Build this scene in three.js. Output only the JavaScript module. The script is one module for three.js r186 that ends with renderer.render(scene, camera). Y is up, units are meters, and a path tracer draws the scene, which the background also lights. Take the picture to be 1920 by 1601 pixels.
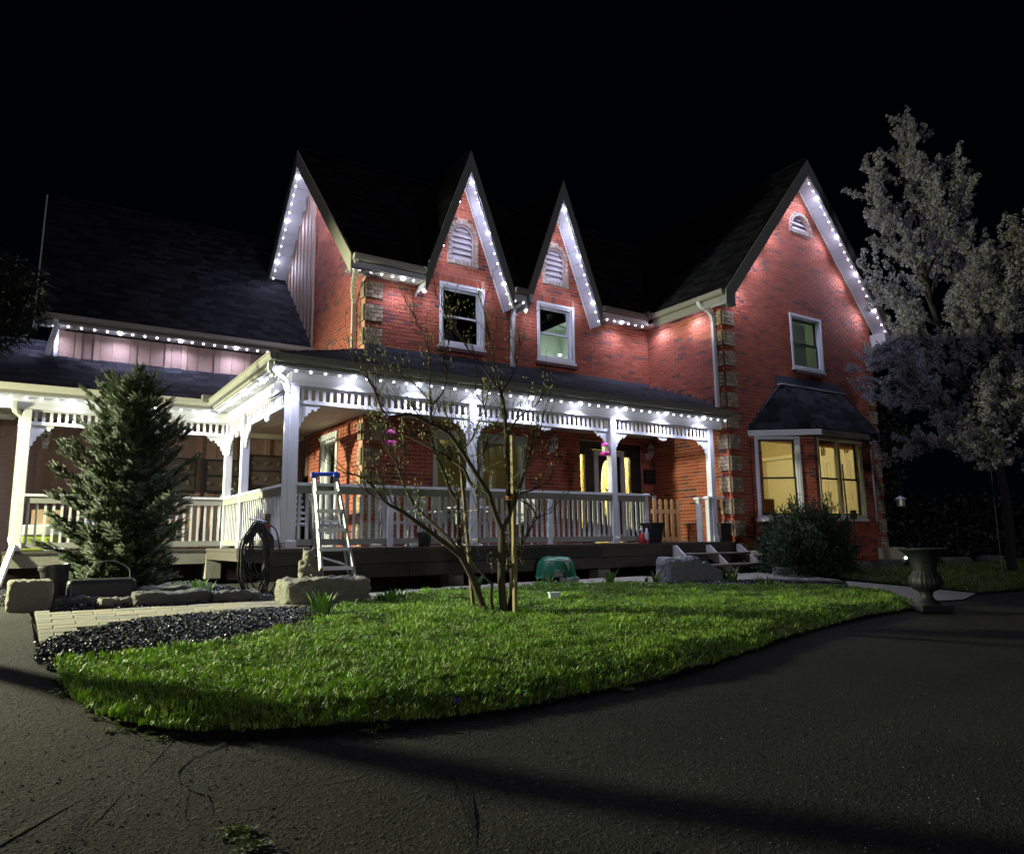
import * as THREE from 'three';
import { mergeGeometries } from 'three/addons/utils/BufferGeometryUtils.js';
import { MarchingCubes } from 'three/addons/objects/MarchingCubes.js';
import { ImprovedNoise } from 'three/addons/math/ImprovedNoise.js';
import { TessellateModifier } from 'three/addons/modifiers/TessellateModifier.js';
import { RoundedBoxGeometry } from 'three/addons/geometries/RoundedBoxGeometry.js';

// ---------------------------------------------------------------- camera, sky, front fill, exposure
const scene = new THREE.Scene();
const camera = new THREE.PerspectiveCamera(60.46, 1024 / 853, 0.05, 600);
camera.position.set(-3.295, 1.5, 11.064);
camera.rotation.order = 'YXZ';
camera.rotation.set(0.1529, -0.5835, -0.012);
camera.updateMatrixWorld(true);
scene.add(camera);

const renderer = new THREE.WebGLRenderer({ antialias: true });
renderer.setSize(1024, 853);
renderer.toneMapping = THREE.LinearToneMapping;
renderer.toneMappingExposure = 1;
renderer.shadowMap.enabled = true;

{ // night sky: almost black, a trace of blue that is a little stronger near the horizon
  const w = 64, h = 32, d = new Float32Array(w * h * 4);
  for (let y = 0; y < h; y++) for (let x = 0; x < w; x++) {
    const up = Math.max(0, (y + 0.5) / h * 2 - 1), k = Math.pow(1 - up, 3), i = (y * w + x) * 4;
    d[i] = 0.0001 + 0.0003 * k; d[i + 1] = 0.0002 + 0.0006 * k; d[i + 2] = 0.0009 + 0.0011 * k; d[i + 3] = 1;
  }
  const t = new THREE.DataTexture(d, w, h, THREE.RGBAFormat, THREE.FloatType);
  t.mapping = THREE.EquirectangularReflectionMapping; t.magFilter = THREE.LinearFilter; t.needsUpdate = true;
  scene.background = t; scene.environment = t; scene.environmentIntensity = 1;
}
const frontFill = new THREE.DirectionalLight(new THREE.Color(0.86, 0.84, 1), 0.3);  // added low fill from behind the camera; no such source is seen
frontFill.position.set(-9, 3.6, 30); frontFill.castShadow = true; frontFill.shadow.radius = 8;
Object.assign(frontFill.shadow.camera, { left: -30, right: 30, top: 30, bottom: -30, near: 1, far: 90 });
scene.add(frontFill);

const LED_GABLE = 5, LED_EAVE = 8, LED_COL = new THREE.Color(0.66, 0.7, 1.0);
const WORK_POWER = 950, WORK_COL = new THREE.Color(0.97, 1.0, 0.66);

// ---------------------------------------------------------------- helpers
let seed = 12345;
const rnd = () => { seed = (seed * 1664525 + 1013904223) >>> 0; return seed / 4294967296; };
const rr = (a, b) => a + (b - a) * rnd();
const V = (x, y, z) => new THREE.Vector3(x, y, z);
const noise = new ImprovedNoise();
const nz = (x, y, z = 0) => noise.noise(x, y, z);
const fbm = (x, y, z = 0, o = 4) => { let s = 0, a = 1, f = 1, n = 0; for (let i = 0; i < o; i++) { s += a * noise.noise(x * f, y * f, z * f + i * 7.3); n += a; a *= 0.5; f *= 2.03; } return s / n; };
const clamp = (x, a = 0, b = 1) => Math.min(b, Math.max(a, x));
const smooth = (a, b, x) => { const t = clamp((x - a) / (b - a)); return t * t * (3 - 2 * t); };
const names = {};
function numbered(n) { const k = names[n] = (names[n] ?? -1) + 1; return k ? n + '_' + String(k).padStart(3, '0') : n; }
function tag(o, label, category, group, kind) { o.userData.label = label; if (category) o.userData.category = category; if (group) o.userData.group = group; if (kind) o.userData.kind = kind; return o; }
function shadow(m) { m.castShadow = true; m.receiveShadow = true; return m; }
function thing(name, label, category, pos = [0, 0, 0], turn = 0, group) {
  const g = new THREE.Group(); g.name = numbered(name); g.position.set(...pos); g.rotation.y = turn; scene.add(g);
  return tag(g, label, category, group);
}
function merge(list) { const a = list.map(g => { const n = g.index ? g.toNonIndexed() : g.clone(); for (const k of Object.keys(n.attributes)) if (!['position', 'normal', 'uv'].includes(k)) n.deleteAttribute(k); if (!n.attributes.normal) n.computeVertexNormals(); if (!n.attributes.uv) n.setAttribute('uv', new THREE.BufferAttribute(new Float32Array(n.attributes.position.count * 2), 2)); return n; }); return mergeGeometries(a, false); }
function part(name, geo, mat, parent, label) {
  const m = new THREE.Mesh(Array.isArray(geo) ? merge(geo) : geo, mat); m.name = parent === scene ? numbered(name) : name;
  shadow(m); parent.add(m); if (label) m.userData.label = label; return m;
}
function struct(name, geo, mat) { const m = part(name, geo, mat, scene); m.userData.kind = 'structure'; return m; }
function box(w, h, d, x = 0, y = 0, z = 0) { return new THREE.BoxGeometry(w, h, d).translate(x, y, z); }
function abox(x0, x1, y0, y1, z0, z1) { return box(x1 - x0, y1 - y0, z1 - z0, (x0 + x1) / 2, (y0 + y1) / 2, (z0 + z1) / 2); }
function rbox(w, h, d, r, x = 0, y = 0, z = 0) { return new RoundedBoxGeometry(w, h, d, 2, r).translate(x, y, z); }
function bar(a, b, w, h, up = V(0, 1, 0)) { // beam of section w (sideways) x h (along up) from a to b
  const d = b.clone().sub(a), L = d.length(); d.normalize();
  const s = new THREE.Vector3().crossVectors(d, up).normalize(), u = new THREE.Vector3().crossVectors(s, d);
  return new THREE.BoxGeometry(L, h, w).applyMatrix4(new THREE.Matrix4().makeBasis(d, u, s).setPosition(a.clone().add(b).multiplyScalar(0.5)));
}
function rod(a, b, r0, r1 = r0, seg = 8) {
  const d = b.clone().sub(a), L = d.length();
  const q = new THREE.Quaternion().setFromUnitVectors(V(0, 1, 0), d.normalize());
  return new THREE.CylinderGeometry(r1, r0, L, seg, 1).applyMatrix4(new THREE.Matrix4().compose(a.clone().add(b).multiplyScalar(0.5), q, V(1, 1, 1)));
}
function tube(pts, r, seg = 24, rad = 8, closed = false) { return new THREE.TubeGeometry(new THREE.CatmullRomCurve3(pts, closed, 'catmullrom', 0.4), seg, r, rad, closed); }
function lathe(pts, seg = 28) { return new THREE.LatheGeometry(pts.map(p => new THREE.Vector2(p[0], p[1])), seg); }
function extr(pts, depth, holes = []) { // outline in x,y pushed from z = 0 to z = depth
  const s = new THREE.Shape(pts.map(p => new THREE.Vector2(p[0], p[1])));
  for (const h of holes) s.holes.push(new THREE.Path(h.map(p => new THREE.Vector2(p[0], p[1]))));
  return new THREE.ExtrudeGeometry(s, { depth, bevelEnabled: false, curveSegments: 12 });
}
function frameAt(o, u, n) { // local x = u, y = up, z = n
  const uu = V(...u).normalize(), nn = V(...n).normalize(), y = new THREE.Vector3().crossVectors(nn, uu);
  return new THREE.Matrix4().makeBasis(uu, y, nn).setPosition(V(...o));
}
function put(o, m) { m.decompose(o.position, o.quaternion, o.scale); return o; }
function rough(geo, amp, f, s = 0) { // push vertices about with noise
  const p = geo.attributes.position;
  for (let i = 0; i < p.count; i++) { const x = p.getX(i), y = p.getY(i), z = p.getZ(i);
    p.setXYZ(i, x + amp * fbm(x * f + s, y * f, z * f), y + amp * fbm(x * f, y * f + s + 5, z * f), z + amp * fbm(x * f, y * f, z * f + s + 9)); }
  geo.computeVertexNormals(); return geo;
}
// a pixel of the 1920 x 1601 photograph at a depth in metres along the view axis, as a point in the world
function at(u, v, depth) {
  const f = 1373.8; return V((u - 960) / f * depth, -(v - 800.5) / f * depth, -depth).applyMatrix4(camera.matrixWorld);
}
// ---------------------------------------------------------------- textures and materials
function dataTex(w, h, fn, srgb, repeat) {
  const d = new Uint8Array(w * h * 4);
  for (let y = 0; y < h; y++) for (let x = 0; x < w; x++) { const c = fn(x / w, y / h), i = (y * w + x) * 4; for (let k = 0; k < 3; k++) d[i + k] = clamp(Array.isArray(c) ? c[k] : c) * 255; d[i + 3] = 255; }
  const t = new THREE.DataTexture(d, w, h, THREE.RGBAFormat); t.magFilter = THREE.LinearFilter; t.minFilter = THREE.LinearMipmapLinearFilter; t.generateMipmaps = true;
  if (srgb) t.colorSpace = THREE.SRGBColorSpace; if (repeat) t.wrapS = t.wrapT = THREE.RepeatWrapping; t.needsUpdate = true; return t;
}
const pfbm = (u, v, f, o = 4) => { let s = 0, a = 1, n = 0; for (let i = 0; i < o; i++) { const th = u * Math.PI * 2, ph = v * Math.PI * 2, r = f / 6.283; s += a * noise.noise(Math.cos(th) * r + 3.1 * i, Math.sin(th) * r + Math.cos(ph) * r * 1.37, Math.sin(ph) * r + 11 * i); n += a; a *= 0.55; f *= 2; } return s / n; };
const grain = dataTex(256, 256, (u, v) => 0.82 + 0.28 * pfbm(u, v, 22, 4), false, true);
const grainBump = dataTex(256, 256, (u, v) => 0.5 + 0.5 * pfbm(u, v, 40, 4), false, true);
const woodMap = dataTex(256, 256, (u, v) => { const g = 0.78 + 0.3 * fbm(u * 3, v * 60, 1, 3) + 0.16 * fbm(u * 8, v * 140, 4, 2); return g; }, false, true);
const weather = dataTex(256, 256, (u, v) => { const a = fbm(u * 4, v * 5, 2, 5), g = 0.86 + 0.2 * a; const chip = fbm(u * 26, v * 34, 8, 3) > 0.42 ? 0.55 : 1; return [g * chip, g * chip, g * chip * 0.98]; }, false, true);
const lin = (r, g, b) => new THREE.Color().setRGB(r, g, b);
function std(c, roughness = 0.8, extra = {}) { return new THREE.MeshStandardMaterial({ color: c, roughness, ...extra }); }
function glow(c, k) { return new THREE.MeshStandardMaterial({ color: 0x000000, emissive: c, emissiveIntensity: k, roughness: 1 }); }
const M = {
  brick: std(lin(1, 1, 1), 0.88, { map: grain, bumpMap: grainBump, bumpScale: 0.004 }),
  mortar: std(lin(0.46, 0.25, 0.18), 0.95, { bumpMap: grainBump, bumpScale: 0.003 }),
  stoneBrick: std(lin(0.46, 0.36, 0.25), 0.9, { map: grain, bumpMap: grainBump, bumpScale: 0.006, vertexColors: true }),
  white: std(lin(0.74, 0.74, 0.76), 0.5, { map: weather }),
  whiteVinyl: std(lin(0.68, 0.68, 0.7), 0.4),
  soffit: std(lin(0.5, 0.5, 0.54), 0.5),
  fasciaDark: std(lin(0.2, 0.205, 0.19), 0.55),
  gutter: std(lin(0.25, 0.245, 0.2), 0.42, { metalness: 0.1 }),
  cream: std(lin(0.6, 0.58, 0.48), 0.5),
  siding: std(lin(0.33, 0.21, 0.165), 0.75, { map: woodMap }),
  shingle: new THREE.MeshPhysicalMaterial({ color: lin(1, 1, 1), roughness: 0.95, specularIntensity: 0.2, map: grain, bumpMap: grainBump, bumpScale: 0.004 }),
  roofDeck: std(lin(0.01, 0.01, 0.012), 1),
  flashing: std(lin(0.06, 0.065, 0.09), 0.6),
  deckWood: std(lin(0.10, 0.085, 0.066), 0.8, { map: woodMap, bumpMap: woodMap, bumpScale: 0.003 }),
  railBoard: std(lin(0.36, 0.35, 0.3), 0.7, { map: woodMap }),
  porchCeil: std(lin(0.5, 0.44, 0.36), 0.55),
  concrete: std(lin(0.36, 0.34, 0.29), 0.9, { map: grain, bumpMap: grainBump, bumpScale: 0.006 }),
  glass: new THREE.MeshPhysicalMaterial({ color: lin(0.92, 0.96, 0.95), roughness: 0.02, transmission: 1, thickness: 0, ior: 1.5 }),
  frost: new THREE.MeshPhysicalMaterial({ color: lin(1, 0.97, 0.86), roughness: 0.55, transmission: 1, thickness: 0, ior: 1.45 }),
  louvre: std(lin(0.36, 0.31, 0.33), 0.6),
  black: std(lin(0.012, 0.012, 0.013), 0.5),
  blackPlastic: std(lin(0.02, 0.02, 0.023), 0.42),
  doorBlack: std(lin(0.02, 0.02, 0.024), 0.38),
  lead: std(lin(0.05, 0.05, 0.045), 0.4, { metalness: 0.6 }),
  aluminium: std(lin(0.56, 0.57, 0.62), 0.42, { metalness: 0.45 }),
  bluePlastic: std(lin(0.012, 0.05, 0.55), 0.35),
  freshWood: std(lin(0.5, 0.27, 0.095), 0.7, { map: woodMap }),
  stake: std(lin(0.34, 0.26, 0.13), 0.75, { map: woodMap }),
  bark: std(lin(0.075, 0.06, 0.04), 0.9, { map: grain, bumpMap: grainBump, bumpScale: 0.01 }),
  bud: std(lin(0.3, 0.33, 0.1), 0.6),
  rock: std(lin(0.25, 0.235, 0.19), 0.92, { map: grain, bumpMap: grainBump, bumpScale: 0.02 }),
  rockDark: std(lin(0.14, 0.14, 0.13), 0.92, { map: grain, bumpMap: grainBump, bumpScale: 0.02 }),
  paver: std(lin(0.37, 0.34, 0.27), 0.92, { map: grain, bumpMap: grainBump, bumpScale: 0.006 }),
  paverWarm: std(lin(0.42, 0.37, 0.27), 0.92, { map: grain, bumpMap: grainBump, bumpScale: 0.006 }),
  paverGrey: std(lin(0.31, 0.3, 0.27), 0.92, { map: grain, bumpMap: grainBump, bumpScale: 0.006 }),
  rubber: std(lin(0.016, 0.017, 0.021), 0.48),
  led: glow(lin(0.86, 0.9, 1), 7), ledBright: glow(lin(0.9, 0.93, 1), 16),
  warmWall: std(lin(0.6, 0.53, 0.34), 0.8), warmTrim: std(lin(0.84, 0.8, 0.66), 0.6),
  hallWall: std(lin(0.8, 0.76, 0.5), 0.8), darkRoom: std(lin(0.1, 0.1, 0.12), 0.9), greenRoom: std(lin(0.46, 0.5, 0.46), 0.9),
};
M.grass = new THREE.MeshPhysicalMaterial({ color: lin(1, 1, 1), roughness: 0.6, transmission: 0.42, thickness: 0, side: THREE.DoubleSide });
M.leaf = new THREE.MeshPhysicalMaterial({ color: lin(0.17, 0.34, 0.045), roughness: 0.5, transmission: 0.25, thickness: 0, side: THREE.DoubleSide });

// pieces (bricks, shingles): the ones that show largest become meshes of their own, the rest of each wall or roof one part
const pools = { brick: [], shingle: [] };
const unitBox = new THREE.BoxGeometry(1, 1, 1);
const tintMats = {};
function tintMat(base, c) { // a few variants of a tone, shared
  const k = base.uuid + c.join(); if (!tintMats[k]) { const m = base.clone(); m.color.setRGB(...c); tintMats[k] = m; } return tintMats[k];
}
const camPos = camera.position.clone();
function piece(pool, parent, mat, base, color, size, nrm) { pools[pool].push({ parent, mat, base, color, size, nrm }); }
function flushPieces() {
  for (const [name, list] of Object.entries(pools)) {
    for (const p of list) {
      p.parent.updateWorldMatrix(true, false);
      const w = V(0, 0, 0).applyMatrix4(p.mat).applyMatrix4(p.parent.matrixWorld), n = p.nrm.clone().transformDirection(p.parent.matrixWorld), v = camPos.clone().sub(w), d = v.length();
      const s = w.clone().project(camera), seen = Math.abs(s.x) < 1 && Math.abs(s.y) < 1;
      p.area = seen ? p.size * Math.max(0, n.dot(v) / d) / (d * d) : 0;
    }
    list.sort((a, b) => b.area - a.area);
    const rest = new Map();
    list.forEach((p, i) => {
      if (i < 298) { const m = new THREE.Mesh(unitBox, tintMat(p.base, p.color)); m.name = name; shadow(m); put(m, p.mat); p.parent.add(m); }
      else { if (!rest.has(p.parent)) rest.set(p.parent, []); rest.get(p.parent).push(p); }
    });
    for (const [parent, ps] of rest) {
      const im = new THREE.InstancedMesh(unitBox, ps[0].base, ps.length); im.name = name === 'brick' ? 'brickwork' : 'shingle_courses'; im.userData.kind = 'stuff'; shadow(im);
      ps.forEach((p, i) => { im.setMatrixAt(i, p.mat); im.setColorAt(i, new THREE.Color().setRGB(...p.color)); });
      parent.add(im);
    }
  }
}
const BRICK_TONES = [[0.42, 0.092, 0.046], [0.38, 0.08, 0.04], [0.45, 0.106, 0.054], [0.36, 0.074, 0.038], [0.47, 0.118, 0.06], [0.15, 0.06, 0.052], [0.22, 0.068, 0.054]];
const SHINGLE_TONES = [[0.026, 0.026, 0.034], [0.034, 0.034, 0.044], [0.019, 0.019, 0.025], [0.044, 0.044, 0.056], [0.013, 0.013, 0.018]];
function spans(poly, y) { // intervals of a polygon on a horizontal line
  const xs = []; for (let i = 0; i < poly.length; i++) { const a = poly[i], b = poly[(i + 1) % poly.length]; if ((a[1] > y) !== (b[1] > y)) xs.push(a[0] + (y - a[1]) / (b[1] - a[1]) * (b[0] - a[0])); }
  xs.sort((a, b) => a - b); const out = []; for (let i = 0; i + 1 < xs.length; i += 2) out.push([xs[i], xs[i + 1]]); return out;
}
function cut(list, holes) { for (const [a, b] of holes) list = list.flatMap(([p, q]) => b <= p || a >= q ? [[p, q]] : [[p, a], [b, q]].filter(([x, y]) => y - x > 0.015)); return list; }
function both(A, B) { const o = []; for (const [a, b] of A) for (const [c, d] of B) { const x = Math.max(a, c), y = Math.min(b, d); if (y - x > 0.02) o.push([x, y]); } return o; }
// a wall of bricks: outline and openings in metres along the wall and up
function brickWall(house, frame, poly, holes, thick = 0.2, bond = {}) {
  const g = extr(poly, thick, holes).translate(0, 0, -thick);
  const wall = part('brick_wall', g, M.mortar, house); put(wall, frame);
  const course = 0.0795, joint = 0.016, len = 0.235;
  const ys = poly.map(p => p[1]), y0 = Math.min(...ys), y1 = Math.max(...ys);
  for (let k = 0; ; k++) {
    const y = y0 + (k + 0.5) * course; if (y + course / 2 > y1) break;
    let s = both(spans(poly, y - 0.033), spans(poly, y + 0.033));
    for (const h of holes.concat(bond.clear || [])) { s = cut(s, spans(h, y - 0.036)); s = cut(s, spans(h, y + 0.036)); }
    for (const [a, b] of s) {
      let x = Math.floor(a / len) * len + (k % 2 ? len / 2 : 0) - len;
      for (; x < b; x += len) {
        const p = Math.max(x + joint / 2, a + 0.003), q = Math.min(x + len - joint / 2, b - 0.003); if (q - p < 0.025) continue;
        const r = rnd(), tone = BRICK_TONES[r < 0.05 ? 5 : r < 0.12 ? 6 : Math.floor(rnd() * 5)];
        const m = new THREE.Matrix4().makeTranslation((p + q) / 2, y, -0.002 + rr(-0.0015, 0.0015)).scale(V(q - p, course - joint, 0.02));
        piece('brick', wall, m, M.brick, tone, (q - p) * course, V(0, 0, 1));
      }
    }
  }
  return wall;
}
// a roof slope: outline in metres along the eave and up the slope; local z is the slope's outward face
function shingleSlope(house, frame, poly, thick = 0.12, name = 'roof', dark = 1) {  // dark: shade of the unlit upper roofs put into their shingle colour
  const roof = part(name, extr(poly, thick).translate(0, 0, -thick - 0.004), M.roofDeck, house); put(roof, frame);
  const expo = 0.145, ys = poly.map(p => p[1]), y0 = Math.min(...ys), y1 = Math.max(...ys);
  for (let k = 0; ; k++) {
    const y = y0 + (k + 0.5) * expo; if (y > y1 - 0.02) break;
    const s = spans(poly, clamp(y, y0 + 1e-3, y1 - 1e-3));
    for (const [a, b] of s) {
      let x = a - rnd() * 0.3;
      while (x < b) {
        const w = rr(0.24, 0.4), p = Math.max(x, a), q = Math.min(x + w, b); x += w; if (q - p < 0.02) continue;
        const t = rr(0.016, 0.028), tilt = 0.11;
        const m = new THREE.Matrix4().makeTranslation((p + q) / 2, y + 0.01, t / 2 + 0.004).multiply(new THREE.Matrix4().makeRotationX(tilt)).scale(V(q - p - 0.006, expo + 0.02, t));
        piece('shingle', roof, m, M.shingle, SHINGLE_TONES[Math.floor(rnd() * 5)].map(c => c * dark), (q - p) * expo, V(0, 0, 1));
      }
    }
  }
  return roof;
}
function instanced(name, geo, mat, mats, cols, parent) { const im = new THREE.InstancedMesh(geo, mat, mats.length); mats.forEach((m, i) => { im.setMatrixAt(i, m); if (cols) im.setColorAt(i, cols[i]); }); im.name = name; im.userData.kind = 'stuff'; shadow(im); parent.add(im); return im; }
const orient = (p, dir, s, roll = rnd() * 6.28) => { const q = new THREE.Quaternion().setFromUnitVectors(V(0, 1, 0), dir.clone().normalize()).multiply(new THREE.Quaternion().setFromAxisAngle(V(0, 1, 0), roll)); return new THREE.Matrix4().compose(p, q, typeof s === 'number' ? V(s, s, s) : s); };
// ---------------------------------------------------------------- ground
function ground(x, z) {
  const t = clamp((8 - z) / 6.8), a = 0.25 + 0.5 * (t * t * (3 - 2 * t) * 0.5 + t * 0.5);
  return a;
}
const tess = new TessellateModifier(0.35, 7);
function sheet(poly, dy, fn, step = 0.35) { // outline in x,z laid over the ground
  const s = new THREE.Shape(poly.map(p => new THREE.Vector2(p[0], -p[1])));
  let g = new THREE.ShapeGeometry(s).rotateX(-Math.PI / 2).toNonIndexed();
  g = new TessellateModifier(step, 9).modify(g);
  const p = g.attributes.position, uv = new Float32Array(p.count * 2);
  for (let i = 0; i < p.count; i++) { const x = p.getX(i), z = p.getZ(i); p.setY(i, ground(x, z) + dy + (fn ? fn(x, z) : 0)); uv[2 * i] = x; uv[2 * i + 1] = z; }
  g.setAttribute('uv', new THREE.BufferAttribute(uv, 2)); g.computeVertexNormals(); return g;
}
function inside(poly, x, z) { let c = false; for (let i = 0, j = poly.length - 1; i < poly.length; j = i++) { const [a, b] = poly[i], [d, e] = poly[j]; if ((b > z) !== (e > z) && x < (d - a) * (z - b) / (e - b) + a) c = !c; } return c; }
function edgeDist(poly, x, z) { let m = 1e9; for (let i = 0, j = poly.length - 1; i < poly.length; j = i++) { const [a, b] = poly[j], [c, d] = poly[i], dx = c - a, dz = d - b, t = clamp(((x - a) * dx + (z - b) * dz) / (dx * dx + dz * dz)); m = Math.min(m, Math.hypot(x - a - t * dx, z - b - t * dz)); } return m; }
function smoothPoly(pts, n = 3) { const c = new THREE.CatmullRomCurve3(pts.map(p => V(p[0], 0, p[1])), true, 'catmullrom', 0.5); return c.getPoints(pts.length * n).slice(0, -1).map(p => [p.x, p.z]); }
// ---------------------------------------------------------------- the house
const house = thing('brick_house', 'red brick house with steep gables, white verandah and strings of lights along its eaves', 'house');
const DECK = 1.407, Z0 = -2.2, X0 = 2.0, XW = 9.65, ZW = 0.22, ZS = -5.8;
const arch = (cx, y0, hw, ytop, n = 14, spring) => { const s = spring ?? ytop - hw, o = [[cx - hw, y0], [cx + hw, y0]]; for (let i = 0; i <= n; i++) { const a = i / n * Math.PI; o.push([cx + hw * Math.cos(a), s + (ytop - s) * Math.sin(a)]); } return o; };
const rect = (x0, x1, y0, y1) => [[x0, y0], [x1, y0], [x1, y1], [x0, y1]];
// soldier course: bricks on end above an opening
function soldiers(wall, x0, x1, y0, y1) {
  const w = 0.078; for (let x = x0; x + w <= x1 + 0.001; x += w) {
    const r = rnd(), m = new THREE.Matrix4().makeTranslation(x + w / 2, (y0 + y1) / 2, -0.002 + rr(-0.001, 0.001)).scale(V(w - 0.011, y1 - y0 - 0.011, 0.02));
    piece('brick', wall, m, M.brick, BRICK_TONES[r < 0.12 ? 6 : Math.floor(rnd() * 5)], 0.9 * w * (y1 - y0), V(0, 0, 1));
  }
}
// main front wall with its two steep gables
const G1 = 4.18, G2 = 6.69, GS = 2.55, GA = 9.45;
{
  const F = frameAt([X0, 0, Z0], [1, 0, 0], [0, 0, 1]), hb = (GA - 6.74) / GS, u = x => x - X0;
  const poly = [[0, 0.7], [u(XW), 0.7], [u(XW), 6.74], [u(G2) + hb, 6.74], [u(G2), GA], [u(G2) - hb, 6.74], [u(G1) + hb, 6.74], [u(G1), GA], [u(G1) - hb, 6.74], [0, 6.74]];
  const v1 = arch(u(4.22), 7.5, 0.28, 8.34), v2 = arch(u(6.73), 7.5, 0.28, 8.34), V1 = arch(u(4.22), 7.4, 0.38, 8.44), V2 = arch(u(6.73), 7.4, 0.38, 8.44);
  const w = brickWall(house, F, poly, [rect(u(3.69), u(4.71), 5.6, 6.91), rect(u(6.21), u(7.21), 5.6, 6.91), rect(u(7.34), u(9.27), DECK - 0.02, 3.77), rect(u(3.52), u(5.78), 1.95, 3.72), v1, v2], 0.2,
    { clear: [V1, V2, rect(u(3.62), u(4.78), 6.915, 7.135), rect(u(6.14), u(7.28), 6.915, 7.135)] });
  soldiers(w, u(3.62), u(4.78), 6.92, 7.13); soldiers(w, u(6.14), u(7.28), 6.92, 7.13);
  w.userData.label = 'front brick wall under the two narrow gables';
}
{ // wing: front and the side that closes the porch
  const F = frameAt([XW, 0, ZW], [1, 0, 0], [0, 0, 1]), u = x => x - XW;
  const poly = [[0, 0.5], [6, 0.5], [6, 7.15], [3.07, 10.66], [0, 7.02]];
  const w = brickWall(house, F, poly, [rect(u(12.16), u(13.36), 5.62, 6.95), arch(u(12.86), 9.28, 0.37, 9.68, 12, 9.28), rect(u(10.75), u(14.75), 1.55, 3.72)], 0.2, { clear: [arch(u(12.86), 9.18, 0.47, 9.78, 12, 9.28), rect(u(12.08), u(13.44), 6.955, 7.175)] });
  soldiers(w, u(12.08), u(13.44), 6.96, 7.17); w.userData.label = 'front brick wall of the right-hand wing';
  brickWall(house, frameAt([XW, 0, Z0], [0, 0, 1], [-1, 0, 0]), rect(0.001, ZW - Z0, 0.5, 6.84), [], 0.2).userData.label = 'side wall of the wing at the end of the porch';
  part('brick_wall', abox(15.45, 15.65, 0.3, 7.1, -8, 0.01), M.mortar, house);
}
{ // left gable end: brick in front, boards behind
  const u = z => z + 8.9, w = brickWall(house, frameAt([X0, 0, -8.9], [0, 0, 1], [-1, 0, 0]), [[3.5, 0.7], [6.499, 0.7], [6.499, 6.74], [6.7, 6.75], [6.7, 7.0], [3.5, 10.39]], [rect(u(-4.52), u(-3.5), DECK - 0.02, 3.8)], 0.2);
  w.userData.label = 'brick end wall below the left gable';
  const bw = part('board_wall', extr([[0, 3], [3.499, 3], [3.499, 10.39], [3.35, 10.55], [0, 7.0]], 0.2).translate(0, 0, -0.2), M.siding, house); put(bw, frameAt([X0, 0, -8.9], [0, 0, 1], [-1, 0, 0]));
  for (let x = 3.42; x > 0.2; x -= 0.27) part('batten', abox(x - 0.075, x + 0.075, 3, Math.min(10.5 - Math.abs(3.35 - x) * 1.06, 10.5), 0.002, 0.045), M.siding, bw);
  part('corner_trim', abox(3.46, 3.52, 5, 10.3, 0.001, 0.05), M.siding, bw);
}
// stone-coloured quoins
function quoin(frame, w, y, h) {
  const list = [], cols = []; const rows = 4, ch = h / rows;
  for (let r = 0; r < rows; r++) { let x = r % 2 ? -0.06 : 0; while (x < w) { const l = 0.12, p = Math.max(0, x), q = Math.min(w, x + l); x += l; if (q - p < 0.03) continue; const g = rough(rbox(q - p - 0.008, ch - 0.009, 0.045, 0.006, (p + q) / 2, y + (r + 0.5) * ch, 0.012), 0.004, 30, y); list.push(g); const t = rr(0.55, 1.25), n = (g.index || g.attributes.position).count; for (let i = 0; i < n; i++) cols.push(t, t * 0.97, t * 0.92); } }
  const base = box(w, h, 0.03, w / 2, y + h / 2, 0.012); list.push(base); for (let i = 0; i < 36; i++) cols.push(0.35, 0.34, 0.32);
  const g = merge(list); g.setAttribute('color', new THREE.BufferAttribute(new Float32Array(cols), 3));
  const m = part('quoin', g, M.stoneBrick, house); put(m, frame);
}
for (let y = 1.05, k = 0; y < 6.5; y += 0.478, k++) {
  if (!(y > 3.8 && y < 5.1)) { quoin(frameAt([X0, 0, Z0], [1, 0, 0], [0, 0, 1]), 0.37, y, 0.335); quoin(frameAt([X0, 0, Z0 - 0.19], [0, 0, 1], [-1, 0, 0]), 0.19, y, 0.335); }
  quoin(frameAt([XW, 0, ZW], [1, 0, 0], [0, 0, 1]), 0.37, y, 0.335);
  quoin(frameAt([XW, 0, ZW - 0.31], [0, 0, 1], [-1, 0, 0]), 0.31, y, 0.335);
  quoin(frameAt([15.28, 0, ZW], [1, 0, 0], [0, 0, 1]), 0.37, y + 0.05, 0.335);
}
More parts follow.
